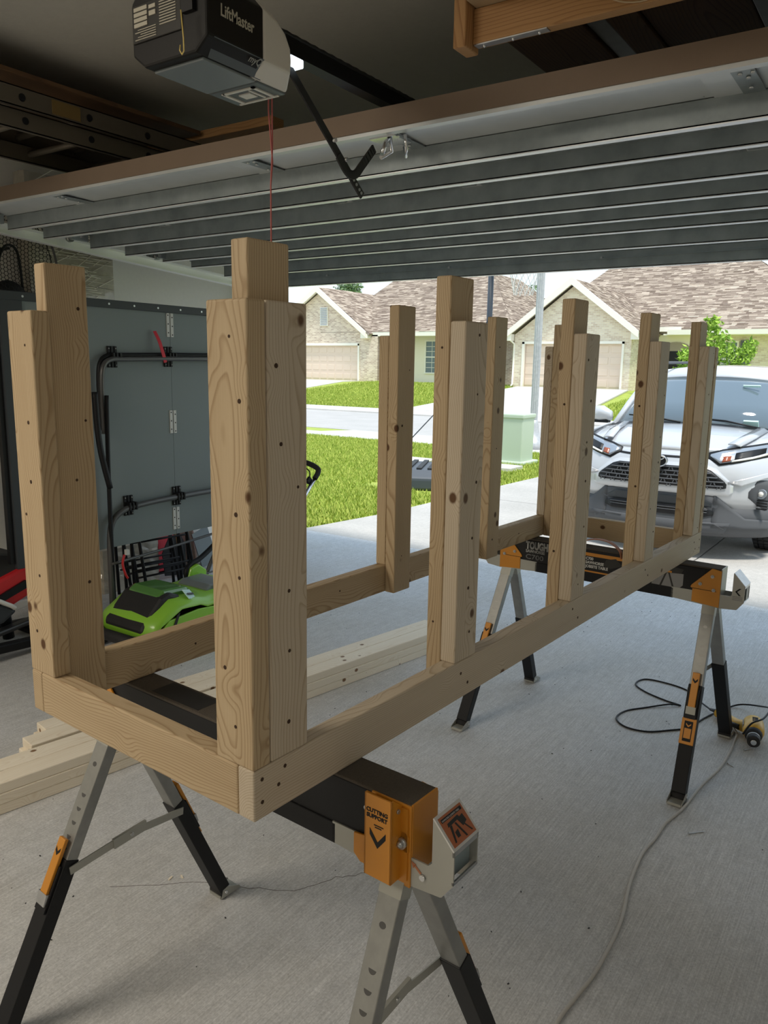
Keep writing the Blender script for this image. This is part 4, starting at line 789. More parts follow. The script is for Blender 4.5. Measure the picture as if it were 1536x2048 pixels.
# ============================================================ timber frame on the sawhorses
HS = 0.813; t, b = 0.038, 0.089
L, W, HSH, HT = 2.4546, 0.6768, 0.8205, 0.9111
F = thing('timber_frame', 'screwed pine timber frame with upright stepped posts resting on two sawhorses', 'timber frame', (0, 0, HS), TH)
def fb(name, lo, hi, ax, m='pine', **k): return board(name, m, lo, hi, ax, F, **k)
rail_f = fb('long_rail', (0, 0, 0), (L, t, b), 'x', 'pine_daylit'); rail_b = fb('long_rail', (0, W-t, 0), (L, W, b), 'x')
rail_n = fb('short_rail', (0, t, 0), (t, W-t, b), 'y'); rail_e = fb('short_rail', (L-t, t, 0), (L, W-t, b), 'y')
g = 0.0006
posts = []
def holes(o, n, seed, face):
    """little countersunk screw holes on one face of an upright; face = world-frame axis sign"""
    r = random.Random(seed); d = o.data; xs = [v.co for v in d.vertices]; hx = max(v.x for v in xs); hy = max(v.y for v in xs); hz = max(v.z for v in xs); mb = MB()
    for k in range(n):
        x = -hx+2*hx*(k+0.5+r.uniform(-0.3, 0.3))/n
        if face in ('y-', 'y+'): z = r.uniform(-0.6, 0.6)*hz; s = -1 if face == 'y-' else 1; mb.cyl((x, s*(hy-0.002), z), (x, s*(hy+0.0004), z), r.uniform(0.0020, 0.0040), 9)
        else: y = r.uniform(-0.65, 0.65)*hy; s = -1 if face == 'z-' else 1; mb.cyl((x, y, s*(hz-0.002)), (x, y, s*(hz+0.0004)), r.uniform(0.0020, 0.0040), 9)
    h = mb.obj('screw_holes', 'hole', o); h['kind'] = 'stuff'
def corner(u0, sgn, v0, vs, seed):
    # u0 outer end coordinate, sgn direction inward along u; v0 outer side, vs inward along v
    def U(a, c): q = sorted((u0+sgn*a, u0+sgn*c)); return q
    def V(a, c): q = sorted((v0+vs*a, v0+vs*c)); return q
    u, v = U(0, t), V(0, b); p1 = fb('end_post', (u[0], v[0], b), (u[1], v[1], HSH), 'z')
    u, v = U(t+0.0025, t+b), V(0.001, t); p2 = fb('outer_post', (u[0], v[0], b), (u[1], v[1], HSH), 'z', 'pine_daylit')
    u, v = U(t+g*2, t+b), V(t+g, 2*t); p3 = fb('tall_post', (u[0], v[0], 0), (u[1], v[1], HT), 'z')
    if sgn > 0: holes(p1, 6, seed, 'z+')                 # face towards -u
    if vs > 0: holes(p2, 6, seed+1, 'y-')
    else: holes(p3, 5, seed+1, 'y-')
corner(0, 1, 0, 1, 10); corner(0, 1, W, -1, 20); corner(L, -1, 0, 1, 30); corner(L, -1, W, -1, 40)
for k, u in enumerate((0.5918, 1.1918, 1.7807)):
    p = fb('outer_post', (u, 0, b), (u+b, t, HSH), 'z', 'pine_daylit'); q = fb('tall_post', (u, t+g, 0), (u+b, 2*t, HT), 'z'); holes(p, 6, 50+k, 'y-'); holes(q, 2, 60+k, 'z+')
for k, u in enumerate((0.5918, 1.1744, 1.7682)):
    p = fb('outer_post', (u, W-t, b), (u+b, W, HSH), 'z'); q = fb('tall_post', (u, W-2*t, 0), (u+b, W-t-g, HT), 'z'); holes(q, 3, 70+k, 'y-')
mb = MB()
for u, w_ in ((0.018, 0.07), (0.018, 0.03), (0.07, 0.072), (0.055, 0.045), (0.62, 0.06), (0.65, 0.03), (1.21, 0.065), (1.25, 0.03), (1.80, 0.06), (1.83, 0.035), (2.36, 0.06), (2.38, 0.03), (2.43, 0.06), (2.435, 0.025)):
    mb.cyl((u-L/2, -t/2+0.002, w_-b/2), (u-L/2, -t/2-0.0004, w_-b/2), 0.0036, 9)
h = mb.obj('screw_holes', 'hole', rail_f); h['kind'] = 'stuff'
mb = MB()
for u in (0.4, 0.95, 1.2, 1.9, 2.1): mb.cyl((u-L/2, -t/2+0.002, 0.01*math.sin(u*9)), (u-L/2, -t/2-0.0004, 0.01*math.sin(u*9)), 0.003, 9)
h = mb.obj('screw_holes', 'hole', rail_b); h['kind'] = 'stuff'
# ============================================================ sawhorses
def wpt(u, v, z): return (u*math.cos(TH)-v*math.sin(TH), u*math.sin(TH)+v*math.cos(TH), z)
def sawhorse(u, v, label, near):
    S = thing('sawhorse', label, 'sawhorse', wpt(u, v, 0), TH, 'adjustable folding sawhorses')
    hb = 0.4675; X = 0.0375
    MB().lohi((-X+0.002, -hb+0.004, 0.672), (X-0.002, hb-0.004, 0.806)).obj('beam', 'black', S, bevel=0.003)
    MB().lohi((-X-0.001, -hb+0.17, 0.670), (X+0.001, hb-0.17, 0.712)).obj('beam_flange', 'black', S, bevel=0.002)
    gt = MB().lohi((-X, -hb, 0.806), (X, hb, 0.8125)).obj('top_pad', 'grip', S, bevel=0.002)
    if near:
        MB().lohi((-0.030, 0.10, 0.8125), (0.030, 0.26, 0.8129)).obj('pad_panel', 'black_matt', gt)
    # carry strap
    if not near:
        cp = smooth_pts([(-X-0.003, -0.085, 0.792), (-X-0.006, -0.075, 0.825), (-X-0.004, -0.03, 0.852), (-X-0.004, 0.03, 0.856), (-X-0.005, 0.085, 0.835), (-X-0.004, 0.115, 0.79)], 6); st = MB()
        for a, c in zip(cp, cp[1:]): st.bar(a, c+(c-a)*0.15, 0.022, 0.003, (1, 0, 0))
        st.obj('carry_strap', 'leather', S)
    for sy in (-1, 1):
        ye = sy*hb
        def yo(o): return ye+sy*o
        # end cap
        if near or sy > 0: MB().lohi((-X, yo(-0.002), 0.675), (X, yo(0.002), 0.8128)).obj('end_cap', 'orange', S, bevel=0.001)
        else: MB().lohi((-X, yo(-0.002), 0.70), (X, yo(0.002), 0.8128)).obj('end_cap', 'arm_grey', S, bevel=0.001)
        for sx_ in (-1, 1):
            x0, x1 = sorted((sx_*(X-0.001), sx_*(X+0.004)))
            poly = [(yo(0.001), 0.664), (yo(0.001), 0.806), (yo(-0.034), 0.811), (yo(-0.104), 0.737), (yo(-0.108), 0.728), (yo(-0.100), 0.722), (yo(-0.100), 0.672)]
            if near and sx_ < 0 and sy < 0: poly = [(yo(0.001), 0.658), (yo(0.001), 0.811), (yo(-0.085), 0.811), (yo(-0.085), 0.72), (yo(-0.125), 0.715), (yo(-0.125), 0.675), (yo(-0.11), 0.662)]
            pt = MB().prism(poly, 'x', x0, x1).obj('side_plate', 'orange', S, bevel=0.0015)
            xo = sx_*(X+0.004)
            if not (near and sx_ < 0 and sy < 0):
                for (o, z) in ((-0.03, 0.781), (-0.072, 0.746), (-0.022, 0.729)): 
                    MB().cyl((xo, yo(o), z), (xo+sx_*0.004, yo(o), z), 0.0065, 12).ball((xo+sx_*0.004, yo(o), z), 0.0045, 8, 5).obj('bolt', 'steel', pt)
                MB().lohi((min(xo, xo+sx_*0.0005), min(yo(-0.105), yo(-0.012)), 0.7235), (max(xo, xo+sx_*0.0005), max(yo(-0.105), yo(-0.012)), 0.7255)).obj('fold_line', 'hole', pt)
            else:
                MB().cyl((xo, yo(-0.014), 0.742), (xo-0.010, yo(-0.014), 0.742), 0.010, 14).ball((xo-0.010, yo(-0.014), 0.742), 0.007, 10, 6).obj('bolt', 'steel', pt)
                MB().prism([(yo(-0.002), 0.726), (yo(-0.002), 0.755), (yo(-0.008), 0.762), (yo(-0.026), 0.762), (yo(-0.032), 0.75), (yo(-0.032), 0.726)], 'x', xo-0.003, xo).obj('lug', 'orange', pt)
                MB().cyl((xo, yo(-0.028), 0.700), (xo-0.003, yo(-0.028), 0.700), 0.005, 10).obj('bolt', 'steel', pt); MB().cyl((xo, yo(-0.095), 0.775), (xo-0.003, yo(-0.095), 0.775), 0.005, 10).obj('bolt', 'steel', pt)
        if near and sy < 0:      # cutting support channel
            y0, y1 = -hb+0.018, -hb+0.076; xa = -X-0.034; xb = -X-0.004
            ch = MB(); ch.lohi((xa, y0, 0.672), (xa+0.003, y1, 0.826)); ch.prism([(xa, 0.672), (xb, 0.672), (xb, 0.808), (xa+0.006, 0.826), (xa, 0.826)], 'y', y0, y0+0.003); ch.prism([(xa, 0.672), (xb, 0.672), (xb, 0.808), (xa+0.006, 0.826), (xa, 0.826)], 'y', y1-0.003, y1)
            co = ch.obj('cutting_support', 'orange', S)
            MB().lohi((xb-0.003, y0-0.014, 0.672), (xb, y0, 0.806)).obj('support_flange', 'orange', co)
            text('support_lettering', 'CUTTING\nSUPPORT', 0.0105, 'black', co, (xa-0.0003, (y0+y1)/2+0.002, 0.794), (0, -1, 0), (0, 0, 1), 0.0003, 'CENTER', 1.0, 0.0004)
            MB().prism([((y0+y1)/2+0.017, 0.764), ((y0+y1)/2, 0.742), ((y0+y1)/2-0.017, 0.764), ((y0+y1)/2-0.017, 0.752), ((y0+y1)/2, 0.730), ((y0+y1)/2+0.017, 0.752)], 'x', xa-0.0006, xa).obj('chevron', 'black', co)
            lb = MB(); lb.lohi((xa-0.0005, (y0+y1)/2-0.012, 0.7715), (xa, (y0+y1)/2+0.008, 0.7735)); lb.lohi((xa-0.0005, (y0+y1)/2-0.008, 0.7675), (xa, (y0+y1)/2+0.006, 0.7695)); lb.obj('small_print', 'black', co)
            MB().cyl((xb-0.013, y0, 0.815-0.012), (xb-0.013, y0-0.003, 0.815-0.012), 0.004, 10).obj('bolt', 'steel', co)
        # extending arm with upturned end
        A = MB()
        for sx_ in (-1, 1):
            x0, x1 = sorted((sx_*(X+0.0015), sx_*(X+0.0045) if not (near and sy < 0) else sx_*(X+0.0045)))
            xx = (x0-0.0035, x1-0.0035) if sx_ > 0 else (x0+0.0035, x1+0.0035)
            P = [(-0.173, 0.718), (-0.178, 0.722), (-0.178, 0.672), (0.0, 0.662), (0.062, 0.668), (0.086, 0.700), (0.086, 0.762), (0.044, 0.807), (0.044, 0.724), (0.036, 0.716), (0.0, 0.716)]
            A.prism([(yo(o), z) for o, z in P[2:]+[(-0.178, 0.714)]], 'x', *xx)
        am = A.obj('support_arm', 'arm_grey', S, fix=True)
        sl = MB(); a, c = Vector((0, yo(0.044), 0.807)), Vector((0, yo(0.086), 0.762)); sl.bar(a, c, 2*X+0.004, 0.003, (1, 0, 0)); sl.obj('arm_top', 'print_white' if near else 'steel', am)
        en = MB(); y_ = yo(0.086); en.lohi((-X-0.001, min(y_, y_-sy*0.003), 0.752), (X+0.001, max(y_, y_-sy*0.003), 0.763)); en.lohi((-X-0.001, min(y_, y_-sy*0.003), 0.700), (X+0.001, max(y_, y_-sy*0.003), 0.706)); en.bar((0, yo(0.086), 0.702), (0, yo(0.062), 0.669), 2*X, 0.003, (1, 0, 0)); en.bar((0, yo(0.044), 0.806), (0, yo(0.044), 0.722), 2*X, 0.003, (1, 0, 0)); en.obj('arm_end', 'steel', am)
        MB().lohi((-X+0.003, min(yo(0.070), yo(0.072)), 0.700), (X-0.003, max(yo(0.070), yo(0.072)), 0.762)).obj('arm_window', 'window_grey', am)
        if near:
            # printed picture on the slanted face: dark shapes on orange
            dirv = (c-a).normalized(); nrm = Vector((0, sy*0.045, 0.042)).normalized()
            def sp(x, s, o): p = a+dirv*s+nrm*(0.0017+o); return (x, p.y, p.z)
            def sq(poly, o, name, m, par):
                n = len(poly); m_ = MB(); m_.add([sp(x, s, o) for x, s in poly]+[sp(x, s, o-0.0004) for x, s in poly], [tuple(range(n)), tuple(range(2*n-1, n-1, -1))]+[(i, i+n, (i+1) % n+n, (i+1) % n) for i in range(n)]); return m_.obj(name, m, par)
            lab = sq([(-0.034, 0.005), (0.034, 0.005), (0.034, 0.057), (-0.034, 0.057)], 0.0002, 'picture_label', 'print_orange', am)
            sq([(-0.030, 0.009), (0.030, 0.009), (0.030, 0.015), (-0.030, 0.015)], 0.0006, 'label_strip', 'car_black', lab)
            text('label_lettering', 'SAWHORSE & JOBSITE TABLE', 0.0040, 'print_white', lab, sp(-0.029, 0.0138, 0.0009), (1, 0, 0), tuple(-dirv), 0.0001)
            for P in ([(-0.02, 0.020), (0.012, 0.018), (0.015, 0.024), (-0.022, 0.026)], [(-0.018, 0.026), (-0.012, 0.026), (-0.022, 0.052), (-0.026, 0.052)], [(-0.004, 0.026), (0.0, 0.026), (0.010, 0.054), (0.006, 0.054)], [(0.006, 0.024), (0.024, 0.021), (0.026, 0.034), (0.012, 0.038)], [(0.015, 0.036), (0.018, 0.036), (0.028, 0.052), (0.025, 0.052)], [(-0.014, 0.038), (-0.004, 0.036), (-0.006, 0.048), (-0.014, 0.048)]):
                sq(P, 0.0006, 'picture_shape', 'label_black', lab)
            xx = -X-0.0012
            MB().cyl((xx, yo(0.026), 0.690), (xx-0.004, yo(0.026), 0.690), 0.0055, 12).obj('arm_bolt', 'chrome', am)
            MB().bar((xx-0.0005, yo(0.008), 0.706), (xx-0.0005, yo(0.022), 0.695), 0.004, 0.001, (0, 0, 1)).prism([(yo(0.002), 0.711), (yo(0.012), 0.708), (yo(0.006), 0.699)], 'x', xx-0.001, xx).obj('arrow', 'leather', am)
        else:
            xx = -X-0.0012
            MB().prism([(yo(0.074), 0.752), (yo(0.060), 0.738), (yo(0.074), 0.724), (yo(0.067), 0.724), (yo(0.053), 0.738), (yo(0.067), 0.752)], 'x', xx-0.0006, xx).obj('chevron', 'black', am)
            lb = MB()
            for k in range(3): lb.lohi((xx-0.0005, min(yo(0.045), yo(0.080)), 0.705+k*0.006), (xx, max(yo(0.045), yo(0.080)), 0.708+k*0.006))
            lb.obj('small_print', 'print_grey', am)
            MB().lohi((-0.012, min(yo(0.086), yo(0.0865)), 0.705), (0.022, max(yo(0.086), yo(0.0865)), 0.752)).obj('barcode_label', 'print_white', am)
        # legs
        for sx_ in (-1, 1):
            top = Vector((sx_*0.022, sy*0.4325, 0.668)); bot = Vector((sx_*0.318, sy*0.462, 0.028)); d = (bot-top).normalized()
            at = lambda z: top+(bot-top)*((0.668-z)/0.64)
            side = Vector((0, 1, 0)); out = d.cross(Vector((0, 1, 0))).normalized(); out = out if out.x*sx_ > 0 else -out
            lg = MB().bar(top, at(0.30), 0.046, 0.030); leg = lg.obj('leg', 'leg_grey', S, bevel=0.002)
            MB().bar(at(0.385), bot, 0.050, 0.036).obj('leg_sleeve', 'black', leg, bevel=0.002)
            MB().bar(top-Vector((0, 0, 0.0)), at(0.63), 0.0475, 0.032).obj('leg_collar', 'arm_grey', leg)
            sb = MB()
            for k, z in enumerate((0.585, 0.52, 0.49, 0.46, 0.43, 0.405)):
                p = at(z)+out*0.0151; q = []
                for j in range(9):
                    a_ = PI*j/8; q.append(p+Vector((0, 1, 0))*math.cos(a_)*0.0085+d*math.sin(a_)*0.0085)
                if k == 0: q = [p+Vector((0, 1, 0))*math.cos(2*PI*j/10)*0.0075+d*math.sin(2*PI*j/10)*0.006 for j in range(10)]
                n = len(q); sb.add(q+[x-out*0.0005 for x in q], [tuple(range(n)), tuple(range(2*n-1, n-1, -1))]+[(i, i+n, (i+1) % n+n, (i+1) % n) for i in range(n)])
            sb.obj('leg_slots', 'print_white' if not near else 'tube_grey', leg)['kind'] = 'stuff'
            # orange latch lever
            lt = MB(); p0, p1 = at(0.425)+out*0.026, at(0.30)+out*0.026; lt.bar(p0, p1, 0.026, 0.010); lv = lt.obj('latch', 'orange', leg, bevel=0.002)
            MB().bar(at(0.31)+out*0.025, at(0.285)+out*0.022, 0.034, 0.014).obj('latch_hinge', 'steel' if near else 'arm_grey', lv)
            MB().bar(at(0.37)+out*0.018, at(0.27)+out*0.018, 0.040, 0.012).obj('latch_plate', 'black', lv)
            cm = at(0.40)+out*0.0315; Yv = Vector((0, 1, 0)); e = [cm+Yv*0.009-d*0.006, cm+d*0.004, cm-Yv*0.009-d*0.006, cm-Yv*0.009+d*0.003, cm+d*0.013, cm+Yv*0.009+d*0.003]
            MB().add(e+[x-out*0.0006 for x in e], [tuple(range(6)), tuple(range(11, 5, -1))]+[(i, i+6, (i+1) % 6+6, (i+1) % 6) for i in range(6)]).obj('chevron', 'black', lv)
            if (not near and sx_ < 0 and sy < 0):
                pb = MB().bar(at(0.272)+out*0.021, at(0.185)+out*0.021, 0.052, 0.004).obj('warning_plate', 'orange', leg, bevel=0.002)
                MB().bar(at(0.262)+out*0.0235, at(0.195)+out*0.0235, 0.030, 0.001).obj('warning_print', 'black', pb)
                MB().bar(at(0.238)+out*0.0243, at(0.205)+out*0.0243, 0.024, 0.0008).obj('warning_picture', 'orange', pb)
                cm = at(0.250)+out*0.0245; e = [cm+Yv*0.009-d*0.005, cm+d*0.003, cm-Yv*0.009-d*0.005, cm-Yv*0.009-d*0.0, cm+d*0.009, cm+Yv*0.009-d*0.0]
                MB().add(e+[x-out*0.0006 for x in e], [tuple(range(6)), tuple(range(11, 5, -1))]+[(i, i+6, (i+1) % 6+6, (i+1) % 6) for i in range(6)]).obj('chevron', 'orange', pb)
            if near and sx_ > 0:
                MB().bar(at(0.34)+out*0.019, at(0.24)+out*0.022, 0.022, 0.010).obj('release_handle', 'orange', leg, bevel=0.003)
            # foot
            fo = MB(); fo.cyl((bot.x, bot.y-0.026, 0.016), (bot.x, bot.y+0.026, 0.016), 0.016, 14); ft = fo.obj('foot', 'rubber', leg)
            fp = MB(); fx0 = bot.x+sx_*0.012; fp.prism([(bot.x-sx_*0.018, 0.004), (bot.x-sx_*0.018, 0.012), (bot.x+sx_*0.052, 0.010), (bot.x+sx_*0.058, 0.004)], 'y', bot.y-0.024, bot.y+0.024)
            for yy in (-0.0275, 0.0255): fp.prism([(bot.x-sx_*0.016, 0.004), (bot.x-sx_*0.010, 0.030), (bot.x+sx_*0.008, 0.034), (bot.x+sx_*0.052, 0.014), (bot.x+sx_*0.056, 0.004)], 'y', bot.y+yy, bot.y+yy+0.002)
            fp.obj('foot_plate', 'arm_grey', leg)
            MB().cyl((bot.x, bot.y-0.031, 0.019), (bot.x, bot.y+0.031, 0.019), 0.004, 8).obj('foot_pin', 'chrome', leg)
        # folding brace
        zz = 0.362; xa = 0.022+0.296*(0.668-zz)/0.64; yb = sy*(0.4325+0.03*(0.668-zz)/0.64-0.0285)
        B = MB(); B.bar((-xa, yb, zz), (0.0, yb-sy*0.004, zz+0.018), 0.003, 0.020); B.bar((xa, yb, zz), (0.0, yb-sy*0.004, zz+0.018), 0.003, 0.020); B.bar((-0.05, yb-sy*0.004, zz+0.013), (0.045, yb-sy*0.004, zz+0.02), 0.008, 0.026); bo = B.obj('brace', 'arm_grey', S)
        MB().cyl((0, yb-sy*0.012, zz+0.017), (0, yb+sy*0.004, zz+0.017), 0.005, 8).obj('rivet', 'steel', bo)
    if not near:   # printing on the face towards the camera
        xf = -X+0.0018
        MB().lohi((-X+0.0012, -0.405, 0.690), (xf, 0.40, 0.803)).obj('printed_face', 'car_black', S)
        tb = text('brand_lettering', 'TOUGHBUILT', 0.044, 'print_white', S, (xf-0.0003, 0.345, 0.768), (0, -1, 0), (0, 0, 1), 0.0003, sx=0.66, bold=0.0024)
        text('kind_lettering', 'SAWHORSE', 0.018, 'print_white', S, (xf-0.0003, 0.345, 0.751), (0, -1, 0), (0, 0, 1), 0.0003, sx=0.95, bold=0.0006)
        text('number_lettering', 'C700', 0.030, 'print_grey', S, (xf-0.0003, 0.345, 0.722), (0, -1, 0), (0, 0, 1), 0.0003, sx=1.3, bold=0.0004)
        cd = MB().lohi((xf-0.0012, -0.135, 0.690), (xf, 0.085, 0.800)).obj('product_card', 'car_black', S)
        MB().lohi((xf-0.0018, -0.13, 0.780), (xf-0.0012, 0.080, 0.794)).obj('card_stripe', 'orange', cd); MB().lohi((xf-0.0018, -0.13, 0.692), (xf-0.0012, 0.080, 0.718)).obj('card_stripe', 'orange', cd)
        text('card_lettering', 'C700\nSAWHORSE\nJOBSITE TABLE', 0.0165, 'print_white', cd, (xf-0.0016, 0.068, 0.764), (0, -1, 0), (0, 0, 1), 0.0003, sx=0.9, bold=0.0006)
        for P in ([(-0.02, 0.775), (-0.06, 0.785), (-0.09, 0.76), (-0.04, 0.74), (-0.01, 0.75)], [(-0.05, 0.735), (-0.09, 0.735), (-0.095, 0.70), (-0.07, 0.70)]): MB().prism(P, 'x', xf-0.0022, xf-0.0012).obj('card_picture', 'label_black', cd)
        ph = MB().prism([(-0.21, 0.705), (-0.31, 0.705), (-0.33, 0.725), (-0.33, 0.770), (-0.21, 0.770)], 'x', xf-0.001, xf).obj('photo_print', 'print_grey', S)
        for P in ([(-0.24, 0.795), (-0.33, 0.79), (-0.32, 0.77), (-0.25, 0.765)], [(-0.262, 0.77), (-0.268, 0.77), (-0.245, 0.703), (-0.238, 0.703)], [(-0.27, 0.77), (-0.276, 0.77), (-0.30, 0.703), (-0.293, 0.703)]): MB().prism(P, 'x', xf-0.0018, xf-0.001).obj('photo_shape', 'label_black', ph)
        MB().prism([(-0.265, 0.775), (-0.285, 0.775), (-0.285, 0.768), (-0.265, 0.768)], 'x', xf-0.0022, xf-0.0018).obj('photo_shape', 'orange', ph)
    return S
sawhorse(0.2415, 0.3005, 'nearest sawhorse, with an orange cutting support and picture label at its end', True)
sawhorse(2.266, 0.3225, 'farther sawhorse by the driveway, with white lettering and leather carry strap', False)
# ============================================================ stack of lumber on the floor
an = R(-10.0); ca, sa = math.cos(an), math.sin(an)
def lumber(x0, x1, row, layer, lbl, seed):
    o_ = Vector((0.44, 1.638, 0)); wdt = 0.089; y0 = row*(wdt+0.003)+(0.02 if row > 1 else 0); r = random.Random(seed)
    s0 = (x0-0.44)/ca; s1 = (x1-0.44)/ca; c = o_+Vector((ca, sa, 0))*((s0+s1)/2)+Vector((-sa, ca, 0))*(y0+wdt/2+r.uniform(-0.001, 0.001)); c.z = 0.019+layer*0.0384+0.0002
    ob = MB().box((0, 0, 0), (s1-s0, wdt, 0.038)).obj('lumber_board', 'pine_pale', None, c, (0, 0, an), 0.004, 3)
    tag(ob, lbl, 'board', 'loose boards stacked on the floor')
rows_ = ['nearest', 'second', 'third', 'farthest']
spans = {0: (0.06, 2.92), 1: (0.1, 2.86), 2: (0.60, 1.62), 3: (0.69, 1.60)}
lay = ['bottom', 'middle', 'top']
for rw in range(4):
    for k in range(3):
        a_, c_2 = spans[rw]
        if rw < 2: a_ = -0.55+0.02*k
        else: a_ += 0.015*k
        lumber(a_, c_2-(0.03*k if rw else 0.01*k), rw, k, 'pale pine board on the floor, %s layer of its stack, %s row from the camera' % (lay[k], rows_[rw]), rw*3+k)
# ============================================================ cords, drill, screws on the floor
def ground_tube(name, pts, r, m, lbl, cat, k=8):
    P = smooth_pts([(x, y, r+0.0005+(z if z else 0)) for x, y, z in pts], k); o = MB().tube(P, r, 8).obj(name, m); return tag(o, lbl, cat)
ground_tube('power_cable', [(0.35, -0.33, 0), (0.55, -0.27, 0), (0.743, -0.262, 0), (0.837, -0.27, 0), (0.965, -0.282, 0), (1.166, -0.276, 0), (1.355, -0.245, 0), (1.528, -0.232, 0), (1.635, -0.242, 0), (1.744, -0.246, 0), (1.877, -0.271, 0), (2.074, -0.288, 0), (2.258, -0.316, 0), (2.428, -0.322, 0), (2.53, -0.318, 0), (2.62, -0.312, 0), (2.68, -0.285, 0)], 0.0052, 'cord_beige', 'long beige extension cord winding over the concrete to the drill', 'cord')
DR = thing('power_drill', 'yellow and black corded power drill lying beyond the far sawhorse leg', 'drill', (2.62, -0.375, 0.0), R(-170))
# local x = towards chuck
MB().tube([(-0.06, 0, 0.048), (-0.045, 0, 0.048), (0.03, 0, 0.048), (0.05, 0, 0.046), (0.06, 0, 0.045)], [0.030, 0.042, 0.043, 0.038, 0.030], 18).obj('motor_housing', 'drill_yellow', DR)
MB().tube([(0.05, 0, 0.045), (0.065, 0, 0.045), (0.085, 0, 0.044)], [0.036, 0.034, 0.026], 18).obj('gear_case', 'black_matt', DR)
ck = MB().tube([(0.085, 0, 0.044), (0.09, 0, 0.044), (0.125, 0, 0.044), (0.13, 0, 0.044)], [0.022, 0.025, 0.025, 0.020], 20).obj('chuck', 'black_matt', DR); MB().tube([(0.1305, 0, 0.044), (0.135, 0, 0.044)], [0.014, 0.010], 14).obj('chuck_jaw', 'chrome', ck)
MB().tube([(0.086, 0, 0.044), (0.096, 0, 0.044)], 0.0262, 20).obj('chuck_ring', 'steel', ck)
MB().tube(smooth_pts([(-0.02, -0.02, 0.036), (-0.065, -0.065, 0.030), (-0.12, -0.11, 0.026), (-0.155, -0.14, 0.026)], 4), [0.024]*4+[0.020]*8+[0.024], 12).obj('handle', 'drill_yellow', DR)
MB().tube([(-0.02, -0.055, 0.034), (-0.055, -0.095, 0.030)], [0.012, 0.010], 8).obj('trigger', 'black_matt', DR)
MB().tube([(-0.155, -0.14, 0.026), (-0.172, -0.155, 0.024), (-0.195, -0.175, 0.018)], [0.014, 0.009, 0.006], 10).obj('cord_guard', 'black_matt', DR)
for k in range(5): MB().box((-0.02+0.009*k, 0.004, 0.0895), (0.004, 0.022, 0.004)).obj('vent', 'black_matt', DR)
MB().box((0.0, -0.041, 0.055), (0.05, 0.004, 0.03)).obj('side_label', 'print_grey', DR, bevel=0.001)
ground_tube('drill_cord', [(2.78, -0.17, 0.014), (2.86, -0.11, 0.005), (2.975, -0.02, 0), (3.005, 0.09, 0), (2.99, 0.187, 0), (2.90, 0.207, 0), (2.834, 0.141, 0), (2.79, 0.035, 0), (2.775, -0.04, 0), (2.745, 0.0, 0.006), (2.66, 0.08, 0), (2.56, 0.15, 0), (2.46, 0.16, 0), (2.40, 0.10, 0), (2.41, 0.01, 0), (2.48, -0.065, 0), (2.56, -0.13, 0), (2.69, -0.16, 0), (2.84, -0.21, 0), (2.93, -0.27, 0.01), (2.87, -0.37, 0.05), (2.74, -0.415, 0.098), (2.62, -0.41, 0.100), (2.55, -0.375, 0.094), (2.52, -0.35, 0.05)], 0.0038, 'black', 'thin black power cord looping in three ovals behind the far sawhorse', 'cord')
def screw(x, y, ang, ln, lbl):
    o = thing('screw', lbl, 'screw', (x, y, 0), ang, 'loose screws on the floor'); MB().tube([(0, 0, 0.0042), (0.003, 0, 0.0036), (ln*0.55, 0, 0.0024), (ln*0.9, 0, 0.0018), (ln, 0, 0.0012)], [0.0042, 0.0019, 0.0019, 0.0016, 0.0003], 8).obj('shank', 'steel', o)
    MB().cyl((-0.001, 0, 0.0043), (0.0008, 0, 0.0043), 0.0042, 12).obj('head', 'steel', o)
screw(1.734, -0.326, R(-41), 0.062, 'single steel deck screw right of the beige cord, nearest the camera')
screw(2.483, -0.367, R(-28), 0.06, 'steel screw lying just in front of the drill chuck')
screw(2.327, -0.334, R(-122), 0.03, 'short steel screw touching the beige cord before the drill')
def chip(x, y, a, s, lbl): tag(MB().prism([(-s, -s*0.25), (s*0.7, -s*0.4), (s, 0.1*s), (0.1*s, s*0.35), (-s*0.8, s*0.2)], 'z', 0.0005, 0.003).obj('wood_chip', 'pine_pale', None, (x, y, 0), (0, 0, a)), lbl, 'wood chip', 'wood chips on the floor')
chip(0.560, 0.905, 0.3, 0.010, 'left of two pale wood chips on the floor below the near rail'); chip(0.585, 0.882, 1.2, 0.009, 'right of two pale wood chips on the floor below the near rail')
r = random.Random(5); mb = MB()
for k in range(340):
    x, y = r.uniform(0.2, 4.5), r.uniform(-1.2, 3.4); s = r.uniform(0.0008, 0.0028); (None if 0 < (y-1.638+(x-0.44)*0.1763) < 0.40 and x < 3 else mb.box((x, y, s*0.4+(0 if x < 3.97 else -0.006)), (s*2, s, s*0.8), Euler((0, 0, r.uniform(0, 3))).to_matrix()))
tag(mb.obj('floor_debris', 'black_matt'), 'scattered dark crumbs and grit over the concrete floor', 'debris', kind='stuff')
mb = MB(); r = random.Random(9)
def crack(pts, wd=0.0012):
    for a_, c_3 in zip(pts, pts[1:]): mb.bar((a_[0], a_[1], 0.0001), (c_3[0], c_3[1], 0.0001), wd, 0.0006, (-(c_3[1]-a_[1]), c_3[0]-a_[0], 0))
p = [(0.43, 1.02)]; tgt = [(0.62, 0.80), (0.66, 0.70), (0.74, 0.56), (0.86, 0.50), (0.95, 0.42)]
for q in tgt:
    a_ = p[-1]
    for k in range(1, 7): p.append((a_[0]+(q[0]-a_[0])*k/6+r.uniform(-0.006, 0.006), a_[1]+(q[1]-a_[1])*k/6+r.uniform(-0.006, 0.006)))
crack(p); struct(mb.obj('trim_3', 'hole'))
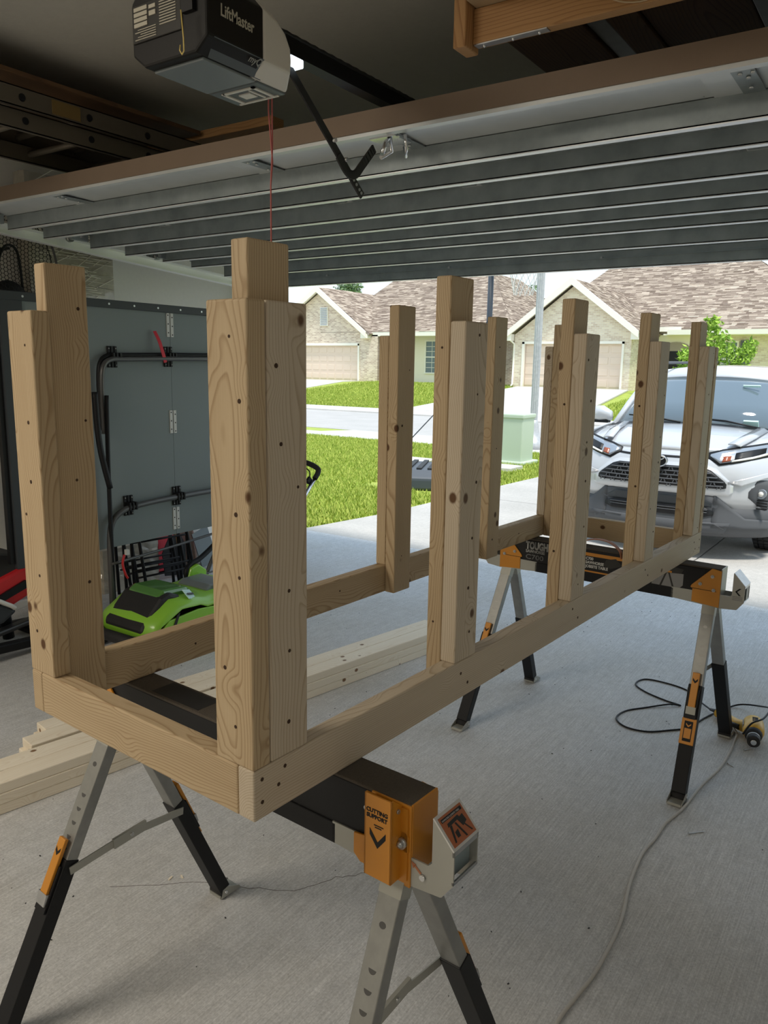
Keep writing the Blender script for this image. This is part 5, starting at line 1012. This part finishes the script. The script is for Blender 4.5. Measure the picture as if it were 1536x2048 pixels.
# ============================================================ left side of the garage
# folding table tennis half standing on edge
T = thing('tennis_table', 'folded grey table tennis table standing on edge against the left wall', 'table', (2.03, 2.9, 0.0))
def q_(x, y, z): return (x-2.03, y-2.9, z)
for a, c in ((1.40, 2.317), (2.319, 2.80)):
    MB().lohi(q_(a, 2.895, 0.50), q_(c, 2.912, 1.84)).obj('table_board', 'slate', T)
MB().lohi(q_(1.28, 2.885, 0.49), q_(1.40, 2.915, 1.86)).obj('side_band', 'slate_dark', T, bevel=0.004); MB().lohi(q_(1.255, 2.90, 0.52), q_(1.28, 2.93, 1.80)).obj('edge_tube', 'black', T)  # dark upright band along the near end of the board
tr = MB().lohi(q_(1.28, 2.88, 1.825), q_(2.82, 2.915, 1.868)).obj('top_apron', 'slate_dark', T, bevel=0.003)
for k in range(9): MB().cyl(q_(1.40+k*0.165, 2.8795, 1.846), q_(1.40+k*0.165, 2.8785, 1.846), 0.006, 8).obj('rivet', 'steel', tr)
MB().lohi(q_(2.80, 2.885, 0.49), q_(2.82, 2.915, 1.86)).obj('side_band', 'slate_dark', T)
def tube(name, pts, r, m, k=6, n=10): return MB().tube(smooth_pts([q_(*p) for p in pts], k), r, n).obj(name, m, T)
for dy, z in ((2.868, 1.572), (2.845, 1.552)):
    tube('frame_tube', [(2.80, dy, z+0.016), (2.3, dy, z+0.01), (1.95, dy, z+0.002), (1.87, dy, z), (1.82, dy, z-0.03), (1.80, dy, z-0.12), (1.80, dy, z-0.4)], 0.014, 'tube_grey' if dy < 2.85 else 'black')
tube('frame_tube', [(2.80, 2.86, 0.742), (2.3, 2.86, 0.738), (2.0, 2.86, 0.725), (1.90, 2.86, 0.705), (1.84, 2.86, 0.66), (1.815, 2.86, 0.58), (1.81, 2.86, 0.4), (1.81, 2.86, 0.05)], 0.017, 'tube_grey')
tube('leg_tube', [(1.72, 2.80, 1.38), (1.735, 2.80, 1.1), (1.78, 2.79, 0.86)], 0.016, 'black'); tube('leg_tube', [(1.80, 2.81, 1.36), (1.81, 2.84, 0.9), (1.82, 2.86, 0.1)], 0.012, 'black')
tube('stretcher', [(1.80, 2.84, 0.42), (2.30, 2.86, 0.44), (2.75, 2.87, 0.47)], 0.008, 'tube_grey')
tube('brace_tube', [(2.45, 2.85, 0.10), (2.62, 2.86, 0.36), (2.80, 2.86, 0.50)], 0.013, 'tube_grey')
tube('stretcher', [(2.45, 2.83, 0.22), (2.6, 2.82, 0.225), (2.85, 2.80, 0.21)], 0.006, 'tube_grey')
MB().cyl(q_(1.81, 2.86, 0.0), q_(1.81, 2.86, 0.06), 0.02).obj('leg_foot', 'rubber', T); MB().cyl(q_(2.76, 2.86, 0.0), q_(2.76, 2.86, 0.6), 0.017).obj('frame_tube', 'tube_grey', T)
for x, z in ((1.905, 1.565), (2.292, 1.572), (1.968, 0.728), (2.322, 0.74)):
    cl = MB()
    for j in (-1, 0, 1):
        cl.lohi(q_(x+j*0.022-0.008, 2.884, z-0.058), q_(x+j*0.022+0.008, 2.894, z+0.058)); cl.lohi(q_(x+j*0.022-0.006, 2.838, z-0.022), q_(x+j*0.022+0.006, 2.89, z+0.022))
    c2 = cl.obj('tube_clamp', 'black', T, bevel=0.002)
    for j in (-1, 1):
        for s in (-1, 1): MB().ball(q_(x+j*0.022, 2.884, z+s*0.045), 0.004, 8, 4).obj('rivet', 'steel', c2)
for x, z in ((2.288, 1.755), (2.307, 1.19), (2.325, 0.60)):
    for s in (-1, 1):
        hp_ = MB().lohi(q_(2.318+s*0.004, 2.890, z-0.068), q_(2.318+s*0.024, 2.895, z+0.068)).obj('hinge_leaf', 'chrome' if False else 'print_white', T)
        for j in (-1, 0, 1): MB().cyl(q_(2.318+s*0.015, 2.8898, z+j*0.05-0.006*s), q_(2.318+s*0.015, 2.8888, z+j*0.05-0.006*s), 0.004, 8).obj('hinge_screw', 'black', hp_)
st = MB(); sp_ = smooth_pts([q_(2.19, 2.876, 1.715), q_(2.20, 2.850, 1.66), q_(2.212, 2.838, 1.60), q_(2.228, 2.835, 1.54)], 5)
for a, c in zip(sp_, sp_[1:]): st.bar(a, c+(c-a)*0.1, 0.022, 0.003, (1, 0, 0))
st.obj('red_strap', 'red_bright', T)
tube('red_hook', [(1.86, 2.80, 0.47), (1.845, 2.80, 0.42), (1.86, 2.80, 0.36), (1.875, 2.80, 0.33)], 0.007, 'red', 4, 8); MB().box(q_(1.87, 2.79, 0.485), (0.02, 0.02, 0.03)).obj('hook_tip', 'print_white', T)
# folding chairs behind the table
def chair(x, y, lbl, lean):
    C = thing('folding_chair', lbl, 'folding chair', (x, y, 0), R(-8), 'folded metal chairs behind the table')
    for s in (-1, 1):
        MB().tube([(s*0.21+0.02, 0.0, 0.0), (s*0.20, lean, 0.85)], 0.011, 8).obj('leg', 'black', C); MB().tube([(s*0.185+0.05, -0.07, 0.0), (s*0.175, lean-0.035, 0.60)], 0.011, 8).obj('leg', 'black', C)
    for z, yy in ((0.22, -0.02), (0.40, 0.0), (0.46, -0.01), (0.18, -0.05)): MB().tube([(-0.2, yy, z), (0.2, yy, z)], 0.007, 8).obj('rung', 'black', C)
    MB().lohi((-0.17, lean*0.6-0.01, 0.47), (0.17, lean*0.6+0.01, 0.80)).obj('seat', 'black', C, bevel=0.008); MB().lohi((-0.19, lean-0.008, 0.72), (0.19, lean+0.008, 0.88)).obj('backrest', 'black', C, bevel=0.006)
chair(2.45, 3.22, 'black folding chair leaning under the grey table, nearest of the folded chairs', 0.03)
chair(2.48, 3.345, 'black folding chair in the middle of the folded chairs under the grey table', 0.03)
chair(2.51, 3.47, 'black folding chair farthest back of the folded chairs under the grey table', 0.03)
# wrapped bundle on the floor
def wrapped(name, lbl, lo, hi, cat, seed, amp=0.012, dens=10):
    r = np.random.default_rng(seed); bm = bmesh.new(); bmesh.ops.create_cube(bm, size=1.0); d = [hi[i]-lo[i] for i in range(3)]; c = [(hi[i]+lo[i])/2 for i in range(3)]
    bmesh.ops.subdivide_edges(bm, edges=bm.edges, cuts=dens, use_grid_fill=True)
    for v in bm.verts:
        n = v.co.normalized(); k = (r.random()-0.5)*amp; rr = 0.06*(abs(v.co.x*v.co.y)*4)**3
        v.co = Vector((v.co.x*d[0]*(1-rr*0.4), v.co.y*d[1]*(1-rr*0.4), v.co.z*d[2]))+n*k
    me = bpy.data.meshes.new(name); bm.to_mesh(me); bm.free(); me.materials.append(M['wrap']); o = bpy.data.objects.new(name, me); COL.objects.link(o); o.location = c; return tag(o, lbl, cat)
o = wrapped('wrapped_bundle', 'plastic-wrapped bundle lying on the floor behind the folded chairs', (2.25, 3.56, 0.0), (2.72, 3.78, 0.30), 'bundle', 3)
G = thing('wrapped_mattress', 'tall flat object in clear stretch wrap standing against the left wall', 'wrapped object', (2.31, 3.82, 0))
o = wrapped('core', None, (-0.30, -0.02, 0.0), (0.32, 0.10, 2.66), None, 8, 0.006, 14); o.parent = G
for k_ in ('label', 'category'):
    if k_ in o: del o[k_]
mb = MB(); r = random.Random(12)
for k in range(330):
    z = r.uniform(0.9, 2.6); tlt = r.choice([r.uniform(-0.05, 0.03)]*3+[r.uniform(0.25, 0.4)]); x0 = r.uniform(-0.29, 0.15); ln = r.uniform(0.08, 0.35); x1 = min(0.30, x0+ln)
    mb.bar((x0, -0.030, z), (x1, -0.030, z+tlt*(x1-x0)*2), 0.004, r.uniform(0.0012, 0.0045), (0, 1, 0))
mb.obj('wrap_fold_shine', mat('wrap_shine', (0.90, 0.86, 0.74), 0.25, 0.0, coat=0.6), G)['kind'] = 'stuff'  # pale streaks painting the sheen along folds of the wrap
# hexagonal mesh net on a hoop
NT = thing('landing_net', 'black hexagonal mesh net on a round hoop behind the timber post', 'net', (1.75, 3.60, 1.55))
cx_, cz_, rr_ = 0.0, 0.53, 0.32
MB().tube([(cx_+rr_*math.cos(a), 0.0+0.02*math.sin(a), cz_+rr_*1.12*math.sin(a)) for a in [2*PI*k/40 for k in range(40)]], 0.007, 8, closed=True).obj('hoop', 'tube_grey', NT)
MB().tube([(cx_+rr_*0.93*math.cos(a), 0.02, cz_+rr_*1.04*math.sin(a)) for a in [2*PI*k/40 for k in range(40)]], 0.003, 6, closed=True).obj('inner_hoop', 'black', NT)
mb = MB(); s = 0.0135; done = set()
def dome(x, z):
    d2 = ((x-cx_)/rr_)**2+((z-cz_)/(rr_*1.1))**2; return (x, 0.07*(1-min(1, d2))+0.01, z)
for i in range(-30, 30):
    for j in range(-30, 30):
        hx_, hz_ = cx_+s*1.5*i, cz_+s*math.sqrt(3)*(j+0.5*(i % 2))
        for k in range(3):
            a0, a1 = PI*k/3, PI*(k+1)/3; p0 = (hx_+s*math.cos(a0), hz_+s*math.sin(a0)); p1 = (hx_+s*math.cos(a1), hz_+s*math.sin(a1))
            if max(((p[0]-cx_)/rr_)**2+((p[1]-cz_)/(rr_*1.1))**2 for p in (p0, p1)) > 0.93: continue
            mb.bar(dome(*p0), dome(*p1), 0.0026, 0.0026)
mb.obj('mesh', 'black', NT)['kind'] = 'stuff'
MB().tube([(0, 0, cz_-rr_*1.1), (0.0, 0, -0.6), (0, 0, -1.55)], 0.011, 8).obj('handle', 'black', NT)
MB().tube(smooth_pts([(-0.22, 0.0, 0.24), (-0.05, -0.02, 0.32), (0.1, -0.02, 0.28), (0.22, 0, 0.22)], 5), 0.004, 6).obj('cross_hoop', 'black', NT)
# dark bag on the wall side behind the table
tag(MB().ball((0, 0, 0), 1.0, 20, 12, (0.13, 0.06, 0.15)).obj('sports_bag', 'black_matt', None, (1.87, 3.80, 1.86)), 'bulky black bag hung behind the net, at the left edge', 'bag')
K = bpy.data.objects['sports_bag']; MB().tube(smooth_pts([(-0.1, -0.02, 0.1), (-0.05, -0.05, 0.32), (0.05, -0.03, 0.32), (0.09, 0.0, 0.1)], 6), 0.008, 6).obj('bag_strap', 'black', K); MB().cyl((0, -0.03, 0.33), (0, 0.15, 0.33), 0.008).obj('wall_hook', 'black', K)
# red and black machine, lower left
MC = thing('exercise_machine', 'red, black and white machine on a folding black base, at the left edge', 'machine', (1.25, 3.15, 0))
MB().prism([(-0.35, 0.42), (0.16, 0.30), (0.20, 0.36), (0.18, 0.52), (-0.05, 0.57), (-0.30, 0.58)], 'y', -0.14, 0.14).obj('cover', 'black_matt', MC, bevel=0.03)
MB().prism([(-0.40, 0.26), (0.02, 0.26), (0.20, 0.33), (0.22, 0.50), (-0.05, 0.42), (-0.38, 0.34)], 'y', -0.16, 0.16).obj('body', 'red', MC, bevel=0.02)
MB().prism([(-0.1, 0.32), (0.12, 0.40), (0.15, 0.38), (0.13, 0.36), (-0.08, 0.29)], 'y', -0.175, -0.155).obj('side_slot', 'black', MC)
MB().prism([(-0.35, 0.15), (-0.02, 0.20), (0.06, 0.25), (0.0, 0.30), (-0.3, 0.33)], 'y', -0.19, 0.10).obj('motor', 'slate_dark', MC, bevel=0.02)
MB().tube(smooth_pts([(-0.3, -0.2, 0.34), (-0.12, -0.205, 0.36), (0.0, -0.2, 0.30), (0.04, -0.19, 0.27)], 5), 0.012, 8).obj('silver_trim', 'white', MC)
MB().prism([(-0.15, 0.17), (0.05, 0.21), (0.22, 0.24), (0.24, 0.27), (0.06, 0.28)], 'y', -0.1, 0.15).obj('white_panel', 'white', MC, bevel=0.01)
for y, z in ((-0.18, 0.0), (0.16, 0.0)):
    MB().bar((-0.5, y, 0.10), (0.38, y, 0.045), 0.05, 0.05).obj('base_bar', 'black', MC, bevel=0.01); MB().lohi((0.34, y-0.028, 0.015), (0.39, y+0.028, 0.075)).obj('end_cap', 'red', MC, bevel=0.006)
MB().bar((-0.4, -0.1, 0.08), (0.34, -0.05, 0.15), 0.06, 0.03).obj('cross_bar', 'tube_grey', MC, bevel=0.01)
for x in (-0.3, 0.3): MB().lohi((x-0.03, -0.25, 0.0), (x+0.03, 0.22, 0.035)).obj('foot_bar', 'black', MC, bevel=0.008)
MB().tube([(-0.25, 0, 0.06), (-0.2, 0, 0.3)], 0.03).obj('upright', 'black', MC); MB().tube([(0.1, 0, 0.05), (0.08, 0, 0.28)], 0.03).obj('upright', 'black', MC)
tag(MB().tube([(1.30, 3.72, 1.35), (1.40, 3.68, 0.9), (1.45, 3.66, 0.62)], [0.02, 0.022, 0.028], 12).obj('rubber_grip_pole', 'rubber'), 'black rubber-tipped pole leaning on the left wall above the red machine', 'pole')
bpy.data.objects['rubber_grip_pole'].name = 'leaning_pole'
pp_ = bpy.data.objects['leaning_pole']; MB().tube([(1.45, 3.66, 0.62), (1.50, 3.64, 0.30), (1.55, 3.62, 0.0)], 0.010, 8).obj('pole_tip', 'black', pp_)
# corner things by the door jamb
SH = thing('shovel', 'black-bladed shovel with tan wooden handle standing behind the mower', 'shovel', (2.84, 3.52, 0))
MB().tube([(0.06, 0.0, 0.10), (-0.05, 0.05, 0.62), (-0.12, 0.08, 1.2)], 0.015, 10).obj('handle', 'pine_dark', SH)
MB().prism([(-0.10, 0.03), (0.09, 0.0), (0.10, 0.22), (0.06, 0.30), (-0.06, 0.30), (-0.12, 0.2)], 'y', 0.01, 0.016).obj('blade', 'black', SH, bevel=0.003)
BK = thing('red_crate', 'red plastic crate half hidden behind the folded chairs and shovel', 'crate', (2.93, 3.80, 0))
cb = MB(); cb.lohi((-0.11, -0.1, 0.0), (0.11, 0.1, 0.02)); cb.lohi((-0.11, -0.1, 0), (-0.1, 0.1, 0.30)); cb.lohi((0.10, -0.1, 0), (0.11, 0.1, 0.30)); cb.lohi((-0.11, -0.1, 0), (0.11, -0.09, 0.30)); cb.lohi((-0.11, 0.09, 0), (0.11, 0.1, 0.30)); cb.obj('shell', 'red_bright', BK, bevel=0.004); MB().lohi((-0.12, -0.11, 0.29), (0.12, 0.11, 0.32)).obj('rim', 'red', BK, bevel=0.004)
GB = thing('leaning_boards', 'pale boards and a grey sheet leaning in the corner beside the door opening', 'boards', (3.40, 3.72, 0))
for k in range(5): MB().box((-0.05+0.05*(k % 2), 0.12-0.03*k, 0.17), (0.36, 0.015, 0.33), Euler((R(-8), 0, R(3*k-6))).to_matrix()).obj('board', 'siding' if k != 3 else 'pine_pale', GB)
MB().box((-0.20, -0.10, 0.15), (0.18, 0.008, 0.28), Euler((R(-8), R(-14), R(8))).to_matrix()).obj('grey_sheet', 'lens', GB)
# ============================================================ lawn mower
MW = thing('lawn_mower', 'bright green cordless lawn mower with clear battery cover and black wheels', 'lawn mower', (1.60, 2.53, 0.0), R(0))
mw = [(0.02, 0.13), (0.06, 0.22), (0.20, 0.31), (0.33, 0.30), (0.44, 0.27), (0.60, 0.275), (0.68, 0.30), (0.74, 0.24), (0.76, 0.13)]
rows = []
for y, sz, dzz, sh in ((-0.235, 0.72, 0.0, 0.03), (-0.21, 0.86, 0.0, 0.01), (-0.15, 0.97, 0, 0), (0, 1.0, 0, 0), (0.15, 0.97, 0, 0), (0.21, 0.86, 0, 0.01), (0.235, 0.72, 0, 0.03)):
    rows.append([(x+(sh if x < 0.4 else -sh), y, 0.12+(z-0.12)*sz) for x, z in mw])
surf('deck_shell', rows, 'green', MW, 0.006)
for s in (-1, 1): MB().prism([(0.05, 0.09), (0.05, 0.14), (0.14, 0.215), (0.34, 0.23), (0.70, 0.20), (0.74, 0.09)], 'y', s*0.232-0.006, s*0.232+0.006).obj('side_skirt', 'green', MW, bevel=0.003)
MB().lohi((0.03, -0.225, 0.07), (0.74, 0.225, 0.125)).obj('deck_base', 'black_matt', MW, bevel=0.01)
MB().prism([(0.02, 0.15), (0.035, 0.19), (0.16, 0.315), (0.22, 0.335), (0.30, 0.30), (0.21, 0.19), (0.16, 0.155)], 'y', -0.16, 0.16).obj('motor_cover', 'black_matt', MW, bevel=0.02)
MB().prism([(0.15, 0.312), (0.20, 0.345), (0.36, 0.335), (0.40, 0.295), (0.30, 0.270), (0.20, 0.25)], 'y', -0.13, 0.13).obj('battery_cover', 'green_clear', MW, bevel=0.02)
MB().prism([(0.19, 0.235), (0.21, 0.245), (0.15, 0.11), (0.13, 0.11)], 'y', -0.243, -0.239).obj('side_groove', 'black_matt', MW)
stx = MB().box((0.34, -0.165, 0.300), (0.075, 0.004, 0.065), Euler((R(-48), R(14), R(18))).to_matrix()).obj('swing_tag', 'sticker', MW); MB().box((0.345, -0.170, 0.303), (0.06, 0.003, 0.012), Euler((R(-48), R(14), R(18))).to_matrix()).obj('tag_stripe', 'car_grey', stx)
text('side_lettering', '40V', 0.042, 'car_grey', MW, (0.44, -0.2395, 0.150), (1, 0, 0.05), (0, 0, 1), 0.0008, sx=1.0, bold=0.0003); text('side_lettering', 'MAX', 0.022, 'car_grey', MW, (0.52, -0.2395, 0.158), (1, 0, 0.05), (0, 0, 1), 0.0008)
MB().prism([(0.50, 0.280), (0.54, 0.300), (0.68, 0.300), (0.70, 0.27), (0.66, 0.25), (0.52, 0.25)], 'y', -0.12, 0.12).obj('top_panel', 'lens', MW, bevel=0.01)
for s in (-1, 1): MB().prism([(0.60, 0.24), (0.64, 0.33), (0.70, 0.345), (0.76, 0.30), (0.76, 0.22)], 'y', s*0.17-0.02, s*0.17+0.02).obj('handle_bracket', 'green', MW, bevel=0.008)
for x, rr2 in ((0.05, 0.085), (0.66, 0.11)):
    for s in (-1, 1):
        wh = MB().tube([(x, s*0.225, rr2), (x, s*0.232, rr2), (x, s*0.268, rr2), (x, s*0.275, rr2)], [rr2*0.85, rr2, rr2, rr2*0.85], 24).obj('wheel', 'rubber', MW); MB().cyl((x, s*0.270, rr2), (x, s*0.280, rr2), rr2*0.5).obj('hub', 'black_matt', wh)
MB().tube([(0.02, -0.2, 0.12), (-0.015, -0.12, 0.12), (-0.02, 0.12, 0.12), (0.02, 0.2, 0.12)], 0.03, 10).obj('front_bumper', 'black_matt', MW)
hd_pts = lambda s: [(0.70, s*0.19, 0.33), (0.95, s*0.20, 0.49), (1.25, s*0.21, 0.66)]
for s in (-1, 1):
    MB().tube(smooth_pts([(0.64, s*0.175, 0.22), (0.62, s*0.178, 0.30), (0.66, s*0.185, 0.345), (0.74, s*0.19, 0.365), (0.86, s*0.20, 0.42), (1.06, s*0.21, 0.54)], 5), 0.016, 10).obj('lower_handle', 'black', MW)
    MB().tube([(1.02, s*0.21, 0.515), (1.18, s*0.215, 0.66), (1.35, s*0.215, 0.83)], 0.0125, 10).obj('upper_handle', 'chrome', MW)
MB().tube(smooth_pts([(1.35, -0.215, 0.83), (1.385, -0.213, 0.865), (1.395, -0.20, 0.89), (1.40, -0.12, 0.915), (1.405, 0.0, 0.925), (1.40, 0.12, 0.915), (1.395, 0.20, 0.89), (1.385, 0.213, 0.865), (1.35, 0.215, 0.83)], 6), 0.017, 12).obj('foam_grip', 'rubber', MW)
MB().tube(smooth_pts([(1.31, -0.20, 0.82), (1.35, -0.17, 0.875), (1.36, -0.08, 0.895), (1.36, 0.08, 0.895), (1.35, 0.17, 0.875), (1.31, 0.20, 0.82)], 6), 0.004, 6).obj('switch_lever', 'black', MW)
MB().box((1.31, -0.200, 0.822), (0.04, 0.02, 0.035), Euler((0, R(-42), 0)).to_matrix()).obj('lever_pivot', 'black', MW, bevel=0.004)
